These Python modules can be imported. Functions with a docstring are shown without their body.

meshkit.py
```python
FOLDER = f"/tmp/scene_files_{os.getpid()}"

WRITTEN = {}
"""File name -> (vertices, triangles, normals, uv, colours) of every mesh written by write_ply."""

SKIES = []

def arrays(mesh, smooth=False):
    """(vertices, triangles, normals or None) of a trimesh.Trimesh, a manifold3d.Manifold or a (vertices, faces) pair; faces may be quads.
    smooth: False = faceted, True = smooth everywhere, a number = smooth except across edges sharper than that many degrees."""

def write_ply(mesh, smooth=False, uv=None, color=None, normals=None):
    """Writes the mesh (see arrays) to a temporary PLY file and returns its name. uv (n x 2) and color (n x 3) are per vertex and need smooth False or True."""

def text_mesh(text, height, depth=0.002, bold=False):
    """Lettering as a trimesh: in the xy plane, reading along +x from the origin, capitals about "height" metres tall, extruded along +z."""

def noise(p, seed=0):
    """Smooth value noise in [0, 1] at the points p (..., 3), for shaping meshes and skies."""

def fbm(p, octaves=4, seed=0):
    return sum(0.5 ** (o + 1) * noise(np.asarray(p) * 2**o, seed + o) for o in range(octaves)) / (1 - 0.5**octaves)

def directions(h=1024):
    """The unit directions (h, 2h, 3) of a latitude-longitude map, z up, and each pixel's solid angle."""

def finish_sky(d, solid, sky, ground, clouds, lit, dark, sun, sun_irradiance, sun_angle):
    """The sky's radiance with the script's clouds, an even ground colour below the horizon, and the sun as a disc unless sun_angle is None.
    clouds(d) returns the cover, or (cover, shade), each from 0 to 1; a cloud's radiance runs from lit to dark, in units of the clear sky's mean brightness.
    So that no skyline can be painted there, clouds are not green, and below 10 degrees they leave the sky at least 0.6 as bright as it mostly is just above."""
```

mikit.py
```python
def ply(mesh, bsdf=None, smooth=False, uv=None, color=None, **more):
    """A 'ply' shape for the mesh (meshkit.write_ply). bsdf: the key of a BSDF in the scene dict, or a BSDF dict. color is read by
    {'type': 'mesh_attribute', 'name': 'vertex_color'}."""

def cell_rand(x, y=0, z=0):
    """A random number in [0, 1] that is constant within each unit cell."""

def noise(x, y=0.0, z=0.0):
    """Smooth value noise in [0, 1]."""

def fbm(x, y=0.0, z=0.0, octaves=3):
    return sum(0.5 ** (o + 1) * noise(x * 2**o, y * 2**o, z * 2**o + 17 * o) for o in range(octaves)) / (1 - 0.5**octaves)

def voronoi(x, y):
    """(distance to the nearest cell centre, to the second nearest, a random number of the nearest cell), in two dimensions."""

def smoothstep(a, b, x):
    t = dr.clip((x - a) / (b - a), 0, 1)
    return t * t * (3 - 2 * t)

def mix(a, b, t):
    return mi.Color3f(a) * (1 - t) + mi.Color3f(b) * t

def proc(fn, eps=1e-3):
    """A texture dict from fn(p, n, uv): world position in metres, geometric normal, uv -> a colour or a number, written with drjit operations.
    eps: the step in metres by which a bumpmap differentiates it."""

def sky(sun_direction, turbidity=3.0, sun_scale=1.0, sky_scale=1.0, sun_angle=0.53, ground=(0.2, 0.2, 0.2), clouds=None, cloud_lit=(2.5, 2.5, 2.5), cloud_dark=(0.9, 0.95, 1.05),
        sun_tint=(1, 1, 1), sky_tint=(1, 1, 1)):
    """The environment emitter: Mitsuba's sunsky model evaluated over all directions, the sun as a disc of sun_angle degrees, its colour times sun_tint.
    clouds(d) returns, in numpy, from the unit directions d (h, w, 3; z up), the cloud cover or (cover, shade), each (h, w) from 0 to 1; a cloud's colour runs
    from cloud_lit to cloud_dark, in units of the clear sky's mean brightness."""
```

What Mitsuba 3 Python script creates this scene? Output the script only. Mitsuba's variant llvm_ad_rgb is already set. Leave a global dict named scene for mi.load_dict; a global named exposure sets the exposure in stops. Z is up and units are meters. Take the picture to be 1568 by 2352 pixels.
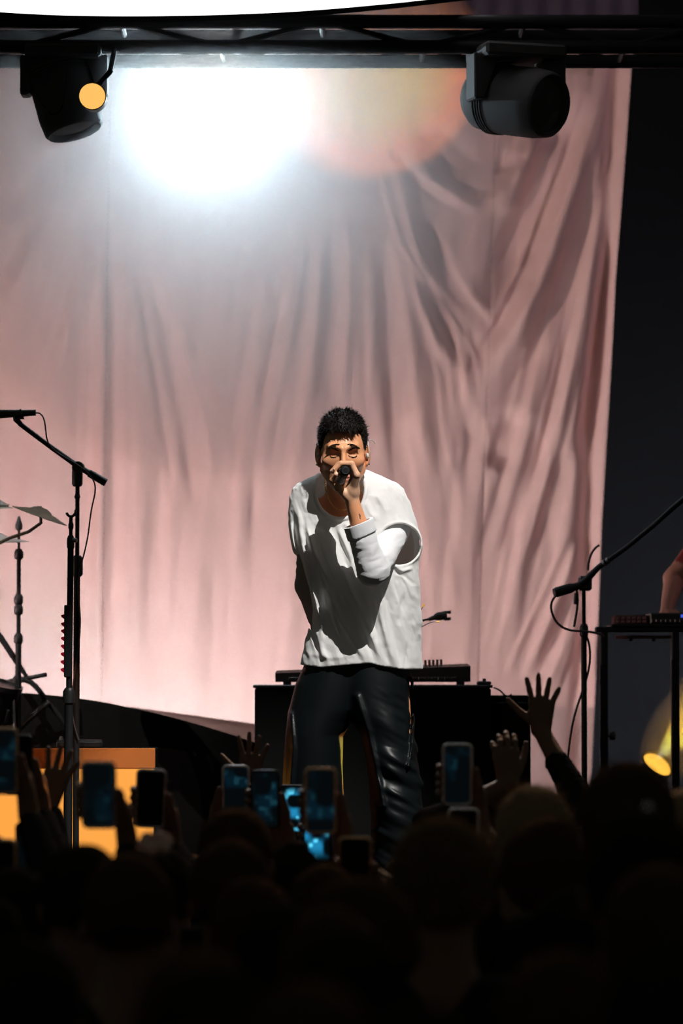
import math, random
import numpy as np
import trimesh, manifold3d, shapely
import drjit as dr
import mitsuba as mi
import mikit, meshkit

# ------------------------------------------------------------------ camera, lights, exposure
exposure = 0.0
F = 8160.0                      # focal length in pixels of the 1568 x 2352 frame
CAM = np.array([0.0, 0.0, 1.9])
HORIZON = 1595.0
PITCH = math.atan((HORIZON - 1176.0) / F)
FWD = np.array([0.0, math.cos(PITCH), math.sin(PITCH)])
UPV = np.array([0.0, -math.sin(PITCH), math.cos(PITCH)])
FOCUS = 11.82
T = mi.ScalarTransform4f


def P(px, py, d):
    """World point at distance d along +y that is seen at pixel (px, py)."""
    r = FWD + np.array([1.0, 0, 0]) * ((px - 784.0) / F) + UPV * ((1176.0 - py) / F)
    return CAM + r * (d / r[1])


scene, labels = {}, {}
scene['camera'] = {'type': 'thinlens', 'fov': 2 * math.degrees(math.atan(784.0 / F)), 'fov_axis': 'x',
                   'aperture_radius': 0.019, 'focus_distance': FOCUS, 'near_clip': 0.1, 'far_clip': 200.0,
                   'to_world': T().look_at(origin=CAM.tolist(), target=(CAM + FWD).tolist(), up=[0, 0, 1])}
# faint even light of the hall
scene['hall_ambient'] = {'type': 'constant', 'radiance': {'type': 'rgb', 'value': [0.030, 0.033, 0.027]}, 'sampling_weight': 1.0}


def spot(key, pos, target, rgb, cutoff, beam=None, weight=1.0):
    scene[key] = {'type': 'spot', 'to_world': T().look_at(origin=list(map(float, pos)), target=list(map(float, target)), up=[0.01, 0.02, 1]),
                  'intensity': {'type': 'rgb', 'value': list(map(float, rgb))}, 'cutoff_angle': float(cutoff),
                  'beam_width': float(beam if beam else cutoff * 0.75), 'sampling_weight': float(weight)}


def rgb(c, k=1.0):
    return {'type': 'rgb', 'value': [float(x) * k for x in c]}


# follow spot on the singer, from high on the right at the front
spot('follow_spot', (2.15, 7.25, 9.0), (0.03, 11.9, 2.15), np.array([1.0, 0.965, 0.92]) * 325, 6.2, 5.0, 10.0)
# wash on the backdrop, from the left side of the stage
spot('backdrop_wash', (-5.4, 12.3, 2.0), (0.8, 16.5, 2.9), np.array([1.0, 0.66, 0.60]) * 52, 30, 13, 2.0)
spot('violet_wash', (4.6, 13.4, 6.0), (0.3, 16.6, 3.0), np.array([0.85, 0.56, 0.72]) * 6, 45, 22, 1.0)
# orange side light from the right wing behind the singer, orange lamp on the upper drape
spot('orange_side_light', (2.2, 15.2, 1.7), (0.15, 12.0, 1.7), np.array([1.0, 0.33, 0.06]) * 22, 10, 8, 1.0)
spot('amber_spot', (1.9, 12.9, 5.4), P(890, 170, 16.4), np.array([1.0, 0.36, 0.075]) * 190, 6.5, 2.5, 2.0)
# weak grey light low on the wing wall
spot('wing_light', (3.4, 16.9, 1.5), (2.1, 20.0, 1.6), np.array([0.82, 0.85, 1.0]) * 10.0, 50, 10, 0.5)
LAMP = P(478, 232, 13.7)
spot('white_beam', LAMP + np.array([0.0, -0.09, 0.0]), P(560, 1850, 6.0), np.array([0.70, 0.90, 1.0]) * 9.5, 78, 58, 12.0)
spot('drum_light', (-2.3, 12.0, 4.6), (-1.25, 13.6, 2.4), np.array([1.0, 0.93, 0.86]) * 34, 9, 6, 0.6)
spot('crowd_backlight', (0.9, 13.1, 5.3), (-0.1, 7.6, 1.6), np.array([1.0, 0.74, 0.52]) * 55, 27, 20, 2.0)

# ------------------------------------------------------------------ materials


def mat(key, color, rough=0.6, metallic=0.0, spec=0.5, two=True, **more):
    c = color if isinstance(color, dict) else rgb(color)
    b = {'type': 'principled', 'base_color': c, 'roughness': rough, 'metallic': metallic, 'specular': spec, **more}
    scene[key] = {'type': 'twosided', 'bsdf': b} if two else b
    return key


def flat(key, color):
    c = color if isinstance(color, dict) else rgb(color)
    scene[key] = {'type': 'twosided', 'bsdf': {'type': 'diffuse', 'reflectance': c}}
    return key


VCOL = {'type': 'mesh_attribute', 'name': 'vertex_color'}
flat('mat_backdrop', (0.80, 0.60, 0.58))
flat('mat_black', (0.008, 0.008, 0.008))
flat('mat_wing', (0.06, 0.062, 0.066))
mat('mat_black_metal', (0.012, 0.012, 0.013), 0.55, spec=0.22)
mat('mat_black_plastic', (0.015, 0.015, 0.016), 0.45)
mat('mat_grey_metal', (0.35, 0.35, 0.37), 0.3, 1.0)
mat('mat_chrome', (0.75, 0.75, 0.78), 0.16, 1.0)
mat('mat_gold', (0.85, 0.60, 0.25), 0.25, 1.0)
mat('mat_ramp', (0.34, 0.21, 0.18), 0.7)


# ------------------------------------------------------------------ mesh helpers


def ref(mesh, bsdf, smooth=False, **kw):
    return mikit.ply(mesh, bsdf, smooth=smooth, **kw)


def add(key, mesh, bsdf, smooth=False, label=None, cat=None, group=None, kind=None, **kw):
    if isinstance(mesh, list):
        mesh = trimesh.util.concatenate(mesh)
    scene[key] = ref(mesh, bsdf, smooth, **kw)
    tag(key, label, cat, group, kind)
    return key


def tag(key, label=None, cat=None, group=None, kind=None):
    d = {k: v for k, v in (('label', label), ('category', cat), ('group', group), ('kind', kind)) if v}
    if d:
        labels[key] = d


_count = {}


def num(name):
    """name, then name_001, name_002 ..."""
    n = _count.get(name, 0)
    _count[name] = n + 1
    return name if n == 0 else f'{name}_{n:03d}'


def bx(c, s, bevel=0.0, rot=None):
    """Box of full size s at c, with chamfered edges."""
    s = np.asarray(s, float)
    if bevel > 0:
        b = min(bevel, s.min() * 0.45)
        pts = []
        for sx in (-1, 1):
            for sy in (-1, 1):
                for sz in (-1, 1):
                    h = s / 2 * (sx, sy, sz)
                    for k in range(3):
                        o = np.array([sx, sy, sz], float) * b
                        o[k] = 0
                        pts.append(h - o)
        m = trimesh.convex.convex_hull(np.array(pts))
    else:
        m = trimesh.creation.box(s)
    if rot is not None:
        m.vertices = m.vertices @ np.asarray(rot).T
    m.vertices = m.vertices + np.asarray(c)
    return m


def tube(pts, r, n=10, cap=True):
    """Tube along the points; r a number or one per point."""
    pts = np.asarray(pts, float)
    r = np.broadcast_to(np.asarray(r, float), (len(pts),))
    t = np.gradient(pts, axis=0)
    t /= np.linalg.norm(t, axis=1, keepdims=True) + 1e-12
    ref_ = np.array([0, 0, 1.0]) if abs(t[0][2]) < 0.9 else np.array([1.0, 0, 0])
    u = np.cross(t[0], ref_)
    u /= np.linalg.norm(u)
    rings = []
    a = np.linspace(0, 2 * np.pi, n, endpoint=False)
    for i in range(len(pts)):
        u = u - t[i] * (u @ t[i])
        u /= np.linalg.norm(u)
        v = np.cross(t[i], u)
        rings.append(pts[i] + r[i] * (np.cos(a)[:, None] * u + np.sin(a)[:, None] * v))
    V = np.vstack(rings)
    f = []
    j = np.arange(n)
    k = (j + 1) % n
    for i in range(len(pts) - 1):
        f.append(np.stack([i * n + j, i * n + k, (i + 1) * n + k], 1))
        f.append(np.stack([i * n + j, (i + 1) * n + k, (i + 1) * n + j], 1))
    if cap:
        V = np.vstack([V, pts[0], pts[-1]])
        f.append(np.stack([j * 0 + len(V) - 2, k, j], 1))
        m = (len(pts) - 1) * n
        f.append(np.stack([j * 0 + len(V) - 1, m + j, m + k], 1))
    return trimesh.Trimesh(V, np.vstack(f), process=False)


def curve(pts, n=40):
    """Smooth curve through the points."""
    from scipy.interpolate import CubicSpline
    pts = np.asarray(pts, float)
    if len(pts) < 3:
        return pts
    t = np.r_[0, np.cumsum(np.linalg.norm(np.diff(pts, axis=0), axis=1))]
    return CubicSpline(t, pts)(np.linspace(0, t[-1], n))


def frame(axis, up=(0, 0, 1)):
    """Rotation whose z column is the axis."""
    z = np.asarray(axis, float)
    z = z / np.linalg.norm(z)
    x = np.cross(np.asarray(up, float), z)
    if np.linalg.norm(x) < 1e-6:
        x = np.array([1.0, 0, 0])
    x /= np.linalg.norm(x)
    return np.stack([x, np.cross(z, x), z], 1)


def lathe(profile, n=32, axis=(0, 0, 1), at=(0, 0, 0)):
    """Profile of (radius, height) turned about the axis."""
    pr = np.asarray(profile, float)
    a = np.linspace(0, 2 * np.pi, n, endpoint=False)
    V = np.stack([pr[:, None, 0] * np.cos(a), pr[:, None, 0] * np.sin(a), np.broadcast_to(pr[:, None, 1], (len(pr), n))], -1).reshape(-1, 3)
    f = []
    j = np.arange(n)
    k = (j + 1) % n
    for i in range(len(pr) - 1):
        f.append(np.stack([i * n + j, i * n + k, (i + 1) * n + k], 1))
        f.append(np.stack([i * n + j, (i + 1) * n + k, (i + 1) * n + j], 1))
    return trimesh.Trimesh(V @ frame(axis).T + np.asarray(at), np.vstack(f), process=False)


def rod(a, b, r, n=10):
    return tube(np.array([a, b], float), r, n)


# ------------------------------------------------------------------ implicit surfaces
def smin(a, b, k):
    h = np.clip(0.5 + 0.5 * (b - a) / k, 0, 1)
    return b + (a - b) * h - k * h * (1 - h)


def smax(a, b, k):
    return -smin(-a, -b, k)


def cone(p, a, b, ra, rb):
    a, b = np.asarray(a, float), np.asarray(b, float)
    d = b - a
    t = np.clip(((p - a) @ d) / (d @ d), 0, 1)
    return np.linalg.norm(p - a - t[:, None] * d, axis=1) - (ra + (rb - ra) * t)


def ell(p, c, r, R=None):
    q = p - np.asarray(c, float)
    if R is not None:
        q = q @ R
    r = np.asarray(r, float)
    k0 = np.linalg.norm(q / r, axis=1)
    k1 = np.linalg.norm(q / (r * r), axis=1) + 1e-9
    return k0 * (k0 - 1) / k1


def union(ds, k):
    out = ds[0]
    for d in ds[1:]:
        out = smin(out, d, k)
    return out


def axis_steps(lo, hi, fine, zones=(), coarse=None):
    """Grid coordinates from lo to hi: step coarse, but fine within the zones."""
    if coarse is None:
        return np.arange(lo, hi + fine, fine)
    out = [lo]
    while out[-1] < hi:
        x = out[-1]
        near = min([max(a - x, x - b, 0) for a, b in zones] or [9])
        out.append(x + min(coarse, fine + near * 0.35))
    return np.array(out)


def mesh_sdf(f, xs, ys, zs, B=8, margin=0.012):
    """Surface nets of f < 0 on a rectilinear grid, evaluated only in the blocks near the surface."""
    X = [np.asarray(a, float) for a in (xs, ys, zs)]
    n = [len(a) for a in X]
    G = np.full(n, 1.0, np.float32)
    starts = [np.arange(0, m - 1, B) for m in n]
    cen, half = [], []
    for a, s in zip(X, starts):
        e = np.minimum(s + B, len(a) - 1)
        cen.append((a[s] + a[e]) / 2)
        half.append((a[e] - a[s]) / 2)
    C = np.stack(np.meshgrid(*cen, indexing='ij'), -1).reshape(-1, 3)
    Hd = np.linalg.norm(np.stack(np.meshgrid(*half, indexing='ij'), -1).reshape(-1, 3), axis=1)
    fc = f(C)
    keep = np.abs(fc) < Hd * 1.25 + margin
    I = np.stack(np.meshgrid(*starts, indexing='ij'), -1).reshape(-1, 3)
    for (i, j, k), v, on in zip(I, fc, keep):
        if not on and v < 0:
            G[i:i + B + 1, j:j + B + 1, k:k + B + 1] = -1.0
    M = np.zeros(n, bool)
    for i, j, k in I[keep]:
        M[i:i + B + 1, j:j + B + 1, k:k + B + 1] = True
    idx = np.argwhere(M)
    for c in range(0, len(idx), 400000):
        q = idx[c:c + 400000]
        G[q[:, 0], q[:, 1], q[:, 2]] = f(np.stack([X[0][q[:, 0]], X[1][q[:, 1]], X[2][q[:, 2]]], 1))
    S = G < 0
    c8 = [S[a:n[0] - 1 + a, b:n[1] - 1 + b, c:n[2] - 1 + c] for a in (0, 1) for b in (0, 1) for c in (0, 1)]
    cnt = sum(x.astype(np.int8) for x in c8)
    cells = np.argwhere((cnt > 0) & (cnt < 8))
    if len(cells) == 0:
        return trimesh.Trimesh()
    acc = np.zeros((len(cells), 3))
    w = np.zeros(len(cells))
    for ax in range(3):
        o1, o2 = [a for a in range(3) if a != ax]
        for p in (0, 1):
            for q in (0, 1):
                a = cells.copy()
                a[:, o1] += p
                a[:, o2] += q
                b = a.copy()
                b[:, ax] += 1
                ga, gb = G[tuple(a.T)].astype(float), G[tuple(b.T)].astype(float)
                on = (ga < 0) != (gb < 0)
                t = np.where(on, ga / np.where(on, ga - gb, 1), 0)
                pa = np.stack([X[m][a[:, m]] for m in range(3)], 1)
                pb = np.stack([X[m][b[:, m]] for m in range(3)], 1)
                acc += np.where(on[:, None], pa + (pb - pa) * t[:, None], 0)
                w += on
    V = acc / w[:, None]
    ID = np.full([m - 1 for m in n], -1, np.int64)
    ID[tuple(cells.T)] = np.arange(len(cells))
    faces = []
    for ax in range(3):
        o1, o2 = [(1, 2), (2, 0), (0, 1)][ax]
        sl0, sl1 = [slice(None)] * 3, [slice(None)] * 3
        sl0[ax], sl1[ax] = slice(0, n[ax] - 1), slice(1, n[ax])
        for o in (o1, o2):
            sl0[o] = sl1[o] = slice(1, n[o] - 1)
        A, Bv = S[tuple(sl0)], S[tuple(sl1)]
        e = np.argwhere(A != Bv)
        if len(e) == 0:
            continue
        e[:, o1] += 1
        e[:, o2] += 1
        flip = ~S[tuple(e.T)]
        q = []
        for p1, p2 in ((0, 0), (1, 0), (1, 1), (0, 1)):
            c = e.copy()
            c[:, o1] -= p1
            c[:, o2] -= p2
            q.append(ID[tuple(c.T)])
        q = np.stack(q, 1)
        q[flip] = q[flip][:, ::-1]
        faces.append(q)
    Q = np.vstack(faces)
    Q = Q[(Q >= 0).all(1)]
    return trimesh.Trimesh(V, np.vstack([Q[:, [0, 1, 2]], Q[:, [0, 2, 3]]]), process=False)


def relax(m, n, k=0.5):
    """Moves every vertex towards the mean of its neighbours, n times."""
    e = m.edges_unique
    v = np.array(m.vertices)
    c = np.bincount(e.ravel(), minlength=len(v))[:, None]
    for _ in range(n):
        s = np.zeros_like(v)
        np.add.at(s, e[:, 0], v[e[:, 1]])
        np.add.at(s, e[:, 1], v[e[:, 0]])
        v += k * (s / np.maximum(c, 1) - v)
    m.vertices = v


def strands(roots, dirs, length, r, rng, bend=0.4, sag=0.0, seg=3):
    """Tapered three-sided hair tufts from the roots."""
    n = len(roots)
    L = np.broadcast_to(np.asarray(length, float), (n,)) * rng.uniform(0.65, 1.2, n)
    side = rng.normal(size=(n, 3)) * bend
    V, Fc = [], []
    u = np.cross(dirs, rng.normal(size=(n, 3)))
    u /= np.linalg.norm(u, axis=1, keepdims=True) + 1e-9
    v = np.cross(dirs, u)
    for i in range(seg + 1):
        t = i / seg
        c = roots + dirs * (L * t)[:, None] + (side * (L * t * t * 0.5)[:, None]) + np.array([0, 0, -1.0]) * (sag * L * t * t)[:, None]
        rr = r * (1 - t) ** 0.7 if i < seg else 0.0
        for k in range(3):
            a = 2 * np.pi * k / 3
            V.append(c + rr * (np.cos(a) * u + np.sin(a) * v))
    V = np.stack(V, 1)
    m = V.shape[1]
    f = []
    for i in range(seg):
        for k in range(3):
            a, b = i * 3 + k, i * 3 + (k + 1) % 3
            f += [[a, b, b + 3], [a, b + 3, a + 3]]
    f = np.array(f)
    Fc = (f[None] + (np.arange(n) * m)[:, None, None]).reshape(-1, 3)
    return trimesh.Trimesh(V.reshape(-1, 3), Fc, process=False)

# ------------------------------------------------------------------ the stage
STAGE = 1.24
flat('mat_floor', (0.02, 0.02, 0.02))
add('floor', bx((0, 7.0, -0.05), (24, 30, 0.1)), 'mat_floor', kind='structure', label='dark hall floor under the crowd')
add('stage_platform', bx((0, 15.5, STAGE / 2), (16, 9.0, STAGE), 0.02), 'mat_black', kind='structure', label='black raised stage that the singer stands on')
add('wall_back', bx((0, 20.2, 4.0), (20, 0.2, 9.0)), 'mat_wing', kind='structure', label='dark rear wall seen to the right of the pink backdrop')

# --- pink backdrop: one sheet sewn of three panels, its folds follow the drape in the photograph
BD = 16.5
PXM = F / BD


def poly_dist(px, py, pts):
    """Distance (pixels) to a polyline and the position 0..1 along it."""
    pts = np.asarray(pts, float)
    seg = np.linalg.norm(np.diff(pts, axis=0), axis=1)
    cum = np.r_[0, np.cumsum(seg)] / seg.sum()
    best = np.full(px.shape, 1e9)
    pos = np.zeros(px.shape)
    sgn = np.zeros(px.shape)
    for i in range(len(pts) - 1):
        ax, ay = pts[i]
        dx, dy = pts[i + 1] - pts[i]
        t = np.clip(((px - ax) * dx + (py - ay) * dy) / (dx * dx + dy * dy), 0, 1)
        ex, ey = px - ax - t * dx, py - ay - t * dy
        d = np.hypot(ex, ey)
        m = d < best
        best = np.where(m, d, best)
        pos = np.where(m, cum[i] + t * (cum[i + 1] - cum[i]), pos)
        sgn = np.where(m, np.sign(ex * dy - ey * dx), sgn)
    return best, pos, sgn


# (points, half width in pixels, height in metres; negative = furrow)
FOLDS = [
    ([(1398, 180), (1350, 330), (1290, 500), (1240, 640), (1180, 760), (1110, 870), (1080, 910)], 22, 0.085),
    ([(1340, 190), (1262, 330), (1205, 480), (1150, 600), (1090, 700)], 34, -0.085),
    ([(1275, 270), (1215, 370), (1150, 445), (1095, 490)], 26, 0.055),
    ([(1170, 330), (1150, 400), (1120, 450), (1080, 465)], 22, -0.035),
    ([(912, 260), (945, 350), (990, 410), (1060, 455), (1110, 470)], 20, 0.050),
    ([(960, 280), (1000, 350), (1060, 420)], 30, -0.050),
    ([(895, 300), (930, 460), (960, 560), (1010, 640), (1080, 700)], 20, 0.035),
    ([(960, 470), (985, 570), (1030, 650), (1090, 720)], 24, -0.04),
    ([(905, 380), (912, 560), (935, 700), (955, 850), (965, 980), (1005, 1160)], 20, 0.035),
    ([(935, 520), (960, 660), (1000, 780), (1060, 870)], 20, 0.030),
    ([(970, 640), (1000, 720), (1050, 800), (1075, 860)], 18, -0.030),
    ([(1220, 560), (1180, 650), (1130, 730)], 14, 0.022),
    ([(1405, 330), (1385, 480), (1355, 640), (1325, 800), (1290, 960), (1275, 1060)], 20, 0.050),
    ([(1375, 330), (1330, 520), (1280, 680), (1225, 810), (1170, 900), (1130, 960)], 24, -0.06),
    ([(1425, 400), (1395, 640), (1365, 850), (1340, 1000), (1320, 1200)], 18, -0.055),
    ([(1300, 640), (1255, 780), (1225, 900), (1190, 1030), (1150, 1180)], 22, 0.045),
    ([(1190, 930), (1160, 1010), (1120, 1080)], 26, -0.045),
    ([(1330, 780), (1290, 920), (1255, 1060), (1215, 1180), (1190, 1300), (1160, 1440), (1125, 1550)], 20, 0.045),
    ([(1250, 960), (1215, 1080), (1180, 1200), (1150, 1300)], 22, -0.040),
    ([(1350, 950), (1325, 1100), (1290, 1230), (1270, 1330)], 22, 0.035),
    ([(1300, 1020), (1260, 1180), (1235, 1290)], 18, -0.035),
    ([(1345, 1200), (1290, 1350), (1235, 1480), (1190, 1590)], 14, 0.040),
    ([(1350, 1330), (1320, 1440), (1270, 1540), (1240, 1620)], 14, 0.035),
    ([(1320, 1320), (1280, 1440), (1225, 1560)], 16, -0.030),
    ([(1365, 1400), (1340, 1560), (1310, 1700)], 12, 0.030),
    ([(1075, 930), (1080, 1010), (1068, 1120), (1060, 1180)], 18, -0.022),
    ([(1030, 690), (1065, 830), (1080, 960)], 14, 0.022),
    ([(1090, 980), (1065, 1140), (1040, 1300), (1030, 1480)], 26, 0.022),
    # pleats falling straight, left and middle
    ([(228, 420), (232, 800), (228, 1200), (215, 1700)], 20, 0.040),
    ([(250, 420), (252, 800), (250, 1200), (240, 1700)], 14, -0.050),
    ([(300, 560), (312, 760), (318, 1000), (315, 1300), (300, 1700)], 18, 0.030),
    ([(330, 560), (362, 680), (385, 800), (410, 930), (440, 1100), (455, 1250)], 24, -0.050),
    ([(345, 560), (400, 720), (440, 850), (480, 1000), (500, 1160)], 18, 0.022),
    ([(620, 560), (600, 760), (575, 900), (550, 1100), (530, 1400)], 16, 0.030),
    ([(590, 640), (565, 780), (545, 900), (520, 1050)], 16, -0.030),
    ([(690, 520), (660, 720), (635, 860), (600, 1010), (575, 1200)], 20, 0.045),
    ([(655, 640), (630, 770), (605, 880), (585, 960)], 12, -0.035),
    ([(742, 480), (735, 650), (715, 820), (695, 960), (660, 1200)], 20, 0.055),
    ([(765, 520), (760, 700), (742, 860), (725, 960)], 22, -0.040),
    ([(800, 440), (800, 640), (790, 800), (780, 940)], 20, 0.025),
    ([(845, 480), (848, 700), (855, 900), (870, 1050)], 16, 0.030),
    ([(875, 500), (890, 800), (905, 1000), (920, 1200)], 22, -0.030),
    ([(940, 900), (955, 1050), (985, 1250), (1000, 1450)], 24, 0.020),
    ([(180, 330), (120, 480), (50, 620), (-20, 760)], 26, 0.035),
    ([(215, 380), (150, 560), (90, 720), (20, 860)], 20, -0.032),
    ([(220, 470), (170, 700), (120, 860), (60, 1020)], 20, 0.030),
    ([(130, 300), (70, 400), (0, 500)], 22, -0.032),
    ([(190, 620), (178, 900), (172, 1300)], 18, -0.030),
    ([(95, 900), (70, 1100), (30, 1350)], 26, 0.025),
    ([(360, 1050), (345, 1300), (335, 1600)], 18, -0.025),
    ([(450, 1250), (440, 1450), (420, 1650)], 22, 0.025),
    ([(585, 1000), (590, 1250), (570, 1600)], 30, -0.020),
]

_r = random.Random(4)
for pts, w, a in list(FOLDS):          # finer companions beside the main folds
    for sd in (-1, 1):
        o = sd * w * _r.uniform(1.3, 2.2)
        k0, k1 = _r.uniform(-30, 30), _r.uniform(-40, 40)
        m_ = len(pts) - 1
        FOLDS.append(([(x + o * (1 + 0.4 * i / max(m_, 1)), y + k0 + (k1 - k0) * i / max(m_, 1)) for i, (x, y) in enumerate(pts)], w * _r.uniform(0.35, 0.6), -sd * a * _r.uniform(-0.35, 0.45)))


def right_edge(py):
    return np.interp(py, [60, 125, 330, 640, 950, 1200, 1400, 1800, 2000], [1460, 1455, 1440, 1415, 1397, 1381, 1373, 1354, 1346])


def fold_height(px, py):
    h = np.zeros(px.shape)
    for pts, w, a in FOLDS:
        d, t, s = poly_dist(px, py, pts)
        end = np.clip(np.minimum(t, 1 - t) / 0.30, 0.0, 1)
        end = end * end * (3 - 2 * end)
        ww = w * 1.2 * (1 + 0.40 * s)
        h += (0.62 if pts[-1][0] < 900 else 0.90) * a * end * np.exp(-(d / ww) ** 2)
    q = np.stack([px / 70 + py / 900, py / 1300, px * 0], -1)
    h += 0.026 * (meshkit.fbm(q, 3, 5) - 0.5)
    q = np.stack([px / 26 + py / 300, py / 520, px * 0 + 3], -1)
    h += 0.008 * (meshkit.fbm(q, 2, 9) - 0.5)
    e = right_edge(py) - px
    h += 0.05 * np.exp(-(e / 16) ** 2) - 0.03 * np.exp(-((e - 34) / 18) ** 2)
    return h


def backdrop_panel(x0, x1, y0=70, y1=1960):
    """Sheet between two border lines (functions of the row), seen from the hall."""
    n = 360
    rows = np.linspace(y0, y1, n)
    m = max(8, int((np.max(x1(rows)) - np.min(x0(rows))) / 5))
    s = np.linspace(0, 1, m)
    px = x0(rows)[:, None] * (1 - s) + x1(rows)[:, None] * s
    py = np.broadcast_to(rows[:, None], px.shape)
    h = fold_height(px, py)
    X = (px - 784) / PXM
    Z = 1.9 + (HORIZON - py) / PXM
    V = np.stack([X, BD - h, Z], -1)
    back = V + np.array([0, 0.004, 0])
    f = []
    i, j = np.meshgrid(np.arange(n - 1), np.arange(m - 1), indexing='ij')
    a = (i * m + j).ravel()
    q = np.stack([a, a + m, a + m + 1, a + 1], 1)
    k = n * m
    rim = []
    for line in (np.arange(m), (n - 1) * m + np.arange(m)[::-1], (np.arange(n) * m)[::-1], np.arange(n) * m + m - 1):
        rim.append(np.stack([line[:-1], line[1:], line[1:] + k, line[:-1] + k], 1))
    Q = np.vstack([q, q[:, ::-1] + k] + rim)
    return trimesh.Trimesh(np.vstack([V.reshape(-1, 3), back.reshape(-1, 3)]), np.vstack([Q[:, [0, 1, 2]], Q[:, [0, 2, 3]]]), process=False)


seam1 = lambda r: np.interp(r, [60, 700, 2000], [250, 243, 230])
seam2 = lambda r: np.interp(r, [60, 300, 800, 1100, 2000], [1142, 1140, 1124, 1112, 1085])
gap = 0.3
tag('backdrop_curtain', 'huge pink fabric backdrop draped in folds behind the whole stage', 'curtain')
add('backdrop_curtain__panel', backdrop_panel(lambda r: seam1(r) + gap, lambda r: seam2(r) - gap), 'mat_backdrop', True)
add('backdrop_curtain__panel_001', backdrop_panel(lambda r: seam1(r) * 0 - 420, lambda r: seam1(r) - gap), 'mat_backdrop', True)
add('backdrop_curtain__panel_002', backdrop_panel(lambda r: seam2(r) + gap, right_edge), 'mat_backdrop', True)

# --- low strip lights on the floor behind the ramp that wash the backdrop from below
scene['mat_strip_glow'] = {'type': 'diffuse', 'reflectance': rgb((0.5, 0.5, 0.5))}


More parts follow.
